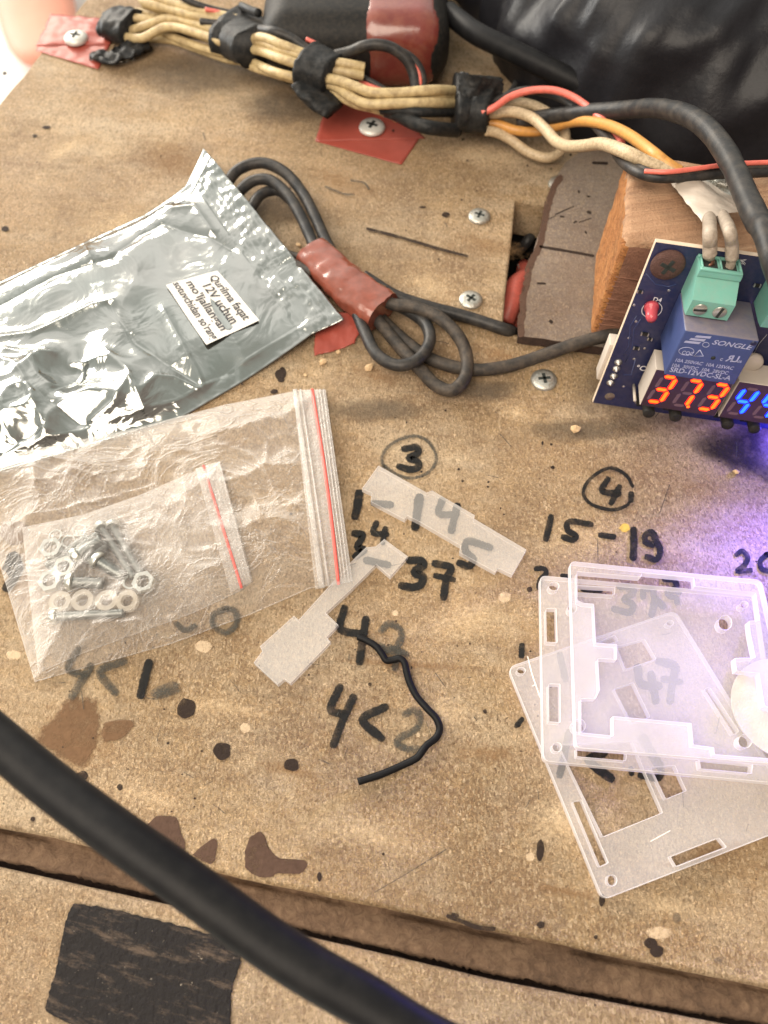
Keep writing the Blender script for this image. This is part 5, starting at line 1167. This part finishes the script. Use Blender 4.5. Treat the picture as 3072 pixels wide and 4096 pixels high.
# zip profile strips: pixel quads lifted above film
def stripe(name, top, bot, wpx, z, mat, parent, h=.3, bow=0.0):
    P = [G(top[0]+(bot[0]-top[0])*t+bow*math.sin(math.pi*t), top[1]+(bot[1]-top[1])*t, z(t) if callable(z) else z) for t in [k/24 for k in range(25)]]
    for i, p in enumerate(P): p.z += .25*noise.noise(Vector((i*.35, top[0]*.01, 0)))
    V_ = []; Fc_ = []
    k_ = wpx/13.5
    for i, p in enumerate(P):
        d = (P[min(i+1, 24)]-P[max(i-1, 0)]).normalized(); s = Vector((d.y, -d.x, 0)).normalized()*k_/2
        V_ += [p-s, p-s*.6+Vector((0, 0, h)), p+s*.6+Vector((0, 0, h)), p+s]
    for i in range(24):
        for q in range(3): Fc_.append((i*4+q, i*4+q+1, i*4+q+5, i*4+q+4))
        Fc_.append((i*4+3, i*4, i*4+4, i*4+7))
    Fc_.append((0, 1, 2, 3)); Fc_.append((99, 98, 97, 96)); return obj(name, (V_, Fc_), mt[mat], parent)
zo = 6.5
zf_ = lambda t: 1.6+zo*.6*math.sin(math.pi*t)**.6
stripe('zip_ridge', cB(1305, 66), cB(1425, 943), 24, zf_, 'filmedge', zb, .5); stripe('zip_ridge', cB(1330, 66), cB(1455, 935), 9, zf_, 'filmedge', zb, .6)
stripe('red_stripe', cB(1381, 63), cB(1498, 928), 13, zf_, 'redstripe', zb, .35, bow=8)
for k, (a, b) in enumerate(((1402, 1515), (1416, 1530), (1430, 1545))): stripe('lip_ridge', cB(a, 64), cB(b, 918), 5, zf_, 'filmedge', zb, .35)
# lip panel behind the stripes, whiter
def quad_film(name, q, z, mat, parent, nu=20, nv=30, amp=.4):
    a, b, c, d = q; V_ = []; Fc_ = []
    for j in range(nv+1):
        for i in range(nu+1):
            u, v = i/nu, j/nv; x = (a[0]*(1-u)+b[0]*u)*(1-v)+(d[0]*(1-u)+c[0]*u)*v; y = (a[1]*(1-u)+b[1]*u)*(1-v)+(d[1]*(1-u)+c[1]*u)*v
            p = G(x, y, z(v) if callable(z) else z); p.z += amp*noise.noise(p*.2)+amp*.3*math.sin(u*40); V_.append(p)
    for j in range(nv):
        for i in range(nu): k = j*(nu+1)+i; Fc_.append((k, k+1, k+nu+2, k+nu+1))
    return obj(name, (V_, Fc_), mt[mat], parent)
quad_film('bag_lip', (cB(1295, 66), cB(1440, 64), cB(1560, 912), cB(1395, 948)), lambda v: 1.3+zo*.6*math.sin(math.pi*v)**.6, 'filmedge', zb, amp=.3)
# inner bag
itop = [G(*p, 1.2) for p in ((85, 2106), (330, 2055), (560, 1975), (800, 1870), (882, 1843))]
ibot = [G(*p, 1.2) for p in ((150, 2690), (330, 2610), (768, 2450), (960, 2360), (1010, 2322))]
ib = thing('small_zip_bag', G(500, 2250, 1), 'small clear zip bag of screws and nuts inside the larger clear bag', 'zip bag')
if0 = ohf(.9, 8.0, 4.6)
CI = [[(400, 290), (640, 270), (870, 320), (1100, 310), (1400, 380)], [(360, 440), (560, 510), (720, 600), (870, 700), (1080, 800), (1250, 920)], [(560, 1200), (700, 1170), (920, 1140)], [(1000, 1280), (1180, 1180), (1280, 1220), (1600, 1160)]]
CIw = [[Vector((*G(*cU(*p), 5).xy, 0)) for p in c] for c in CI]
def inf(p, u, v):
    h = if0(p, u, v)*1.0
    for c in CIw:
        d = c_dist(p, c)
        if d < 4: h += .9*math.exp(-d/.6)
    return h
obj('film', bag(itop, ibot, inf, 200, 120, lambda u, v: .45), mt['film2'], ib)
zi = lambda t: 1.3+3.0*math.sin(math.pi*t)**.6
stripe('red_stripe', cB(900, 400), cB(1070, 945), 11, zi, 'redstripe', ib, .35)
quad_film('bag_lip', (cB(865, 415), cB(972, 382), cB(1112, 915), cB(1020, 962)), lambda v: 1.2+3.0*math.sin(math.pi*v)**.6, 'filmedge', ib, amp=.25)

# ================================================================== ACRYLIC PARTS
def acryl(name, outer, holes, z0, z1, label, group=None, mats=('acry', 'acryedge'), cat='acrylic panel'):
    zt = z1
    o = [(p.x, p.y) for p in [G(*q, zt) for q in outer]]; hs = [[(p.x, p.y) for p in [G(*q, zt) for q in h]] for h in holes]
    vf = weld(plate(o, hs, z0, z1, bev=.12, res=1)); mi = []
    for f in vf[1]:
        c = [vf[0][i] for i in f]; n_ = Vector((0, 0, 0))
        for i in range(1, len(c)-1): n_ += (c[i]-c[0]).cross(c[i+1]-c[0])
        mi.append(0 if n_.length > 0 and abs(n_.normalized().z) > .95 else 1)
    x = obj(name, vf, [mt[mats[0]], mt[mats[1]]], None, smooth=False, matidx=mi); tag(x, label, cat, group); return x
def rp(pts, r=18, n=5):
    """round polygon corners in pixels"""
    out = []; N_ = len(pts)
    for i in range(N_):
        p = Vector(pts[i]); a = Vector(pts[i-1]); b = Vector(pts[(i+1) % N_]); rr = min(r, (a-p).length*.45, (b-p).length*.45)
        s = p+(a-p).normalized()*rr; e_ = p+(b-p).normalized()*rr
        for k in range(n+1):
            t = k/n; q = s.lerp(p, t).lerp(p.lerp(e_, t), t); out.append((q.x, q.y))
    return out
def hole(x, y, rx, ry=None, n=24): return [(x+rx*math.cos(2*math.pi*k/n), y+(ry or rx)*math.sin(2*math.pi*k/n)) for k in range(n)]
S1 = [cC(*p) for p in ((315, 238), (600, 398), (632, 385), (885, 532), (880, 552), (1190, 735), (1105, 885), (1022, 845), (1005, 868), (793, 752), (800, 712), (560, 572), (485, 535), (470, 557), (270, 452), (276, 402), (218, 375))]
acryl('acrylic_strip', S1, [], .1, 2.3, 'clear frosted strip with stepped edges lying over the handwritten 14', 'frosted acrylic offcuts', ('acry_s', 'acryedge_s'), 'acrylic strip')
S2 = [cC(350, 672), cC(490, 775), cC(385, 895), cC(302, 822), cC(150, 975), cC(0, 1112), cB(1440, 1050), cB(1497, 1105), cB(1445, 1160), cB(1463, 1180), cB(1285, 1365), cB(1258, 1345), cB(1228, 1370), cB(1122, 1272), cB(1160, 1222), cB(1150, 1200), cB(1300, 1065), cB(1322, 1082), cC(150, 810), cC(243, 720), cC(300, 716)]
acryl('acrylic_strip', S2, [], .1, 2.3, 'frosted T-ended strip reaching from the zip bag corner down beside the 47', 'frosted acrylic offcuts', ('acry_s', 'acryedge_s'), 'acrylic strip')
# panel L (lowest)
Lout = rp([cE(112, 785), cE(1040, 470), cE(1760, 1640), cE(640, 2075)], 34)
Lh = [rp([cE(330, 1290), cE(600, 1190), cE(860, 1100), cE(1100, 1465), cE(640, 1725)], 5) if False else rp([cE(395, 1215), cE(800, 1195), cE(862, 1350), cE(968, 1590), cE(640, 1722)], 4), rp([cE(905, 1340), cE(1035, 1330), cE(1098, 1468), cE(988, 1513)], 3),
      rp([cE(473, 1530), cE(520, 1522), cE(668, 1868), cE(622, 1888)], 5), rp([cE(1015, 1835), cE(1280, 1732), cE(1320, 1780), cE(1045, 1887)], 3),
      hole(*cE(690, 1965), 18, 21), hole(*cE(187, 805), 16, 12), rp([cE(715, 672), cE(868, 632), cE(932, 740), cE(765, 795)], 3), rp([cE(702, 905), cE(806, 872), cE(898, 1060), cE(800, 1095)], 3),
      rp([cE(600, 655), cE(705, 610), cE(722, 640), cE(620, 672)], 3), rp([cE(1200, 905), cE(1230, 900), cE(1390, 1140), cE(1365, 1160)], 6), hole(*cE(1010, 542), 14, 10)]
PLt = acryl('acrylic_plate', Lout, Lh, .1, 2.4, 'lowest frosted panel, turned diagonally under the other two', 'frosted acrylic case panels')
mt['scratch'] = inkmat('white_scratch', (.8, .76, .72), .3, .7, .8, amp=.5).m
mkz('scratch', [([cE(222, 728), cE(248, 830), cE(290, 950)], 4), ([cE(250, 890), cE(268, 880)], 3), ([cE(900, 1750), cE(1010, 1690)], 3)], mt['scratch'], PLt, 2.42)
# panel Mid
Mout = rp([cE(290, 278), cE(1490, 385), cE(1640, 1432), cE(308, 1305)], 26)
Mh = [hole(*cE(368, 338), 20, 16), rp([cE(325, 462), cE(378, 462), cE(385, 648), cE(328, 645)], 3), rp([cE(340, 880), cE(400, 880), cE(402, 1090), cE(342, 1085)], 3), rp([cE(498, 335), cE(705, 347), cE(700, 385), cE(498, 371)], 3),
      rp([cE(495, 1235), cE(770, 1256), cE(764, 1302), cE(497, 1279)], 3), rp([cE(1175, 1296), cE(1465, 1326), cE(1460, 1372), cE(1182, 1346)], 3), hole(*cE(505, 1110), 26, 26), hole(*cE(1315, 540), 26, 28),
      hole(*cE(385, 1228), 18, 17), hole(*cE(1420, 440), 15, 13), hole(*cE(470, 460), 17, 18), hole(*cE(1425, 1195), 26, 26)]
acryl('acrylic_plate', Mout, Mh, 2.5, 5.3, 'middle frosted panel with slots and corner holes, squared to the handwriting', 'frosted acrylic case panels')
# round mesh disc
O = G(*cE(1631, 1015), 5.4); tag(obj('mesh_disc', lathe([(12.8, 0), (12.8, .5)], 60, O, Vector((0, 0, 1))), mt['mesh'], None, smooth=False), 'pale round woven disc between the stacked frosted panels', 'mesh disc')
# panel Top
Tout = rp([cE(455, 198), cE(1518, 305), cE(1760, 1335), cE(488, 1232)], 24)
Tw = rp([cE(*p) for p in ((497, 258), (850, 288), (856, 264), (1140, 292), (1146, 340), (1482, 376), (1504, 526), (1445, 530), (1452, 600), (1480, 733), (1367, 735), (1376, 808), (1500, 820), (1530, 1000), (1640, 1050), (1700, 1302), (1258, 1268), (1254, 1230), (1140, 1214), (1130, 1096), (692, 1056), (695, 1165), (520, 1147), (519, 961), (600, 960), (622, 912), (612, 738), (716, 745), (718, 660), (601, 650), (590, 435), (530, 430), (498, 415))], 4, 2)
acryl('acrylic_plate', Tout, [Tw], 6.0, 8.8, 'topmost frosted frame panel with a big cut-out window and tabs', 'frosted acrylic case panels')

# ================================================================== BLACK PATCH, CRUMBS
pp = [cK(*p) for p in ((325, 1010), (490, 1035), (680, 1080), (840, 1122), (940, 1150), (1010, 1190), (1065, 1230), (1060, 1290), (1030, 1370), (1020, 1450), (1018, 1640), (500, 1640), (310, 1544), (205, 1490), (205, 1440), (240, 1340), (262, 1240), (290, 1090))]
pw = []
for i in range(len(pp)):
    a, b = Vector(pp[i]), Vector(pp[(i+1) % len(pp)])
    for j in range(8):
        q = a.lerp(b, j/8); q = q+Vector((noise.noise(Vector((q.x*.05, q.y*.05, 0)))*7, noise.noise(Vector((q.x*.05, q.y*.05, 9)))*7)); g = G(q.x, q.y, -.8); pw.append((g.x, g.y))
tag(obj('black_patch', plate(pw, [], -.98, -.55, bev=.08, res=1), mt['patch'], None, ang=40), 'worn black sticky patch with ragged edges on the lower board', 'patch')
pl = [cK(*p) for p in ((285, 1050), (200, 1260), (215, 1380), (165, 1440), (175, 1490), (240, 1500), (300, 1290))]
g_ = [G(*p, -.9) for p in pl]
def crumb(px, r, label, z=0, mat='grit'):
    r *= .72
    bm = bmesh.new(); bmesh.ops.create_icosphere(bm, subdivisions=1, radius=r); O = G(*px, z+r*.45); s = Vector((random.uniform(.8, 1.5), random.uniform(.6, 1.1), .5)); th = random.random()*3
    for v in bm.verts:
        c = v.co*(1+.35*1.6*noise.noise(v.co*1.3/r+Vector(px+(0,)) if len(px) == 2 else v.co)); c = Vector((c.x*s.x, c.y*s.y, c.z*s.z)); v.co = Vector((c.x*math.cos(th)-c.y*math.sin(th), c.x*math.sin(th)+c.y*math.cos(th), c.z))+O
    bm.verts.index_update(); vf = [v.co.copy() for v in bm.verts], [tuple(v.index for v in f.verts) for f in bm.faces]; bm.free()
    tag(obj('wood_crumb', vf, mt[mat], None, smooth=False), label, 'crumb', 'loose wood crumbs on the board')
crumb(cN(190, 1740), 2.1, 'pale wood crumb on the shaded board below the circuit board corner'); crumb((2945, 1885), 1.7, 'small pale crumb on the darkened board right of the circled 4')
crumb(cR(480, 925), 1.9, 'tan crumb just below the red tape flap of the coil'); crumb(cR(540, 885), 1.5, 'yellowish crumb touching the red tape flap'); crumb(cR(660, 945), 1.9, 'crumb under the lower left cable loop'); crumb(cR(385, 468), 1.5, 'small crumb above the cable loops beside the silver bag')
crumb(cR(1440, 965), 1.0, 'tiny crumb left of the circuit board corner', mat='chipm') if False else None
crumb(cR(410, 975), .9, 'smallest crumb between the silver bag and the clear bag')
crumb(cL(185, 840), 1.2, 'crumb caught in the gap between the boards', z=-4)

# ================================================================== PERSON (blurred leg and foot beyond the board)
def skin_chain(name, pts, radii, mat, parent=None, sub=2):
    me = bpy.data.meshes.new(name); o0 = Vector(pts[0]); me.from_pydata([tuple((Vector(p)-o0)*MM) for p in pts], [(i, i+1) for i in range(len(pts)-1)], [])
    o = bpy.data.objects.new(name, me); sc.collection.objects.link(o); o.location = o0*MM
    sk = o.modifiers.new('skin', 'SKIN'); 
    for i, r in enumerate(radii): me.skin_vertices[0].data[i].radius = (r[0]*MM, r[1]*MM)
    me.skin_vertices[0].data[0].use_root = True
    ss = o.modifiers.new('sub', 'SUBSURF'); ss.levels = sub; ss.render_levels = sub
    bpy.context.view_layer.update()
    m2 = bpy.data.meshes.new_from_object(o.evaluated_get(bpy.context.evaluated_depsgraph_get())); m2.materials.clear(); m2.materials.append(mat)
    m2.polygons.foreach_set('use_smooth', [True]*len(m2.polygons)); o.modifiers.clear(); o.data = m2; o.name = name; ORG[o.name] = o0; return o
kz = -500
a0 = G(215, 150, kz)
person = skin_chain('person', [a0+Vector((30, -120, 30)), a0+Vector((10, -60, 38)), a0+Vector((-15, 20, 50)), a0+Vector((-35, 100, 70)), a0+Vector((-50, 150, 170)), a0+Vector((-60, 160, 330)), a0+Vector((-70, 170, 460))],
                    [(40, 18), (60, 28), (62, 38), (60, 52), (62, 60), (78, 78), (86, 86)], mt['skin'])
tag(person, 'bare blurred leg and foot of a person standing beyond the far board corner', 'person')
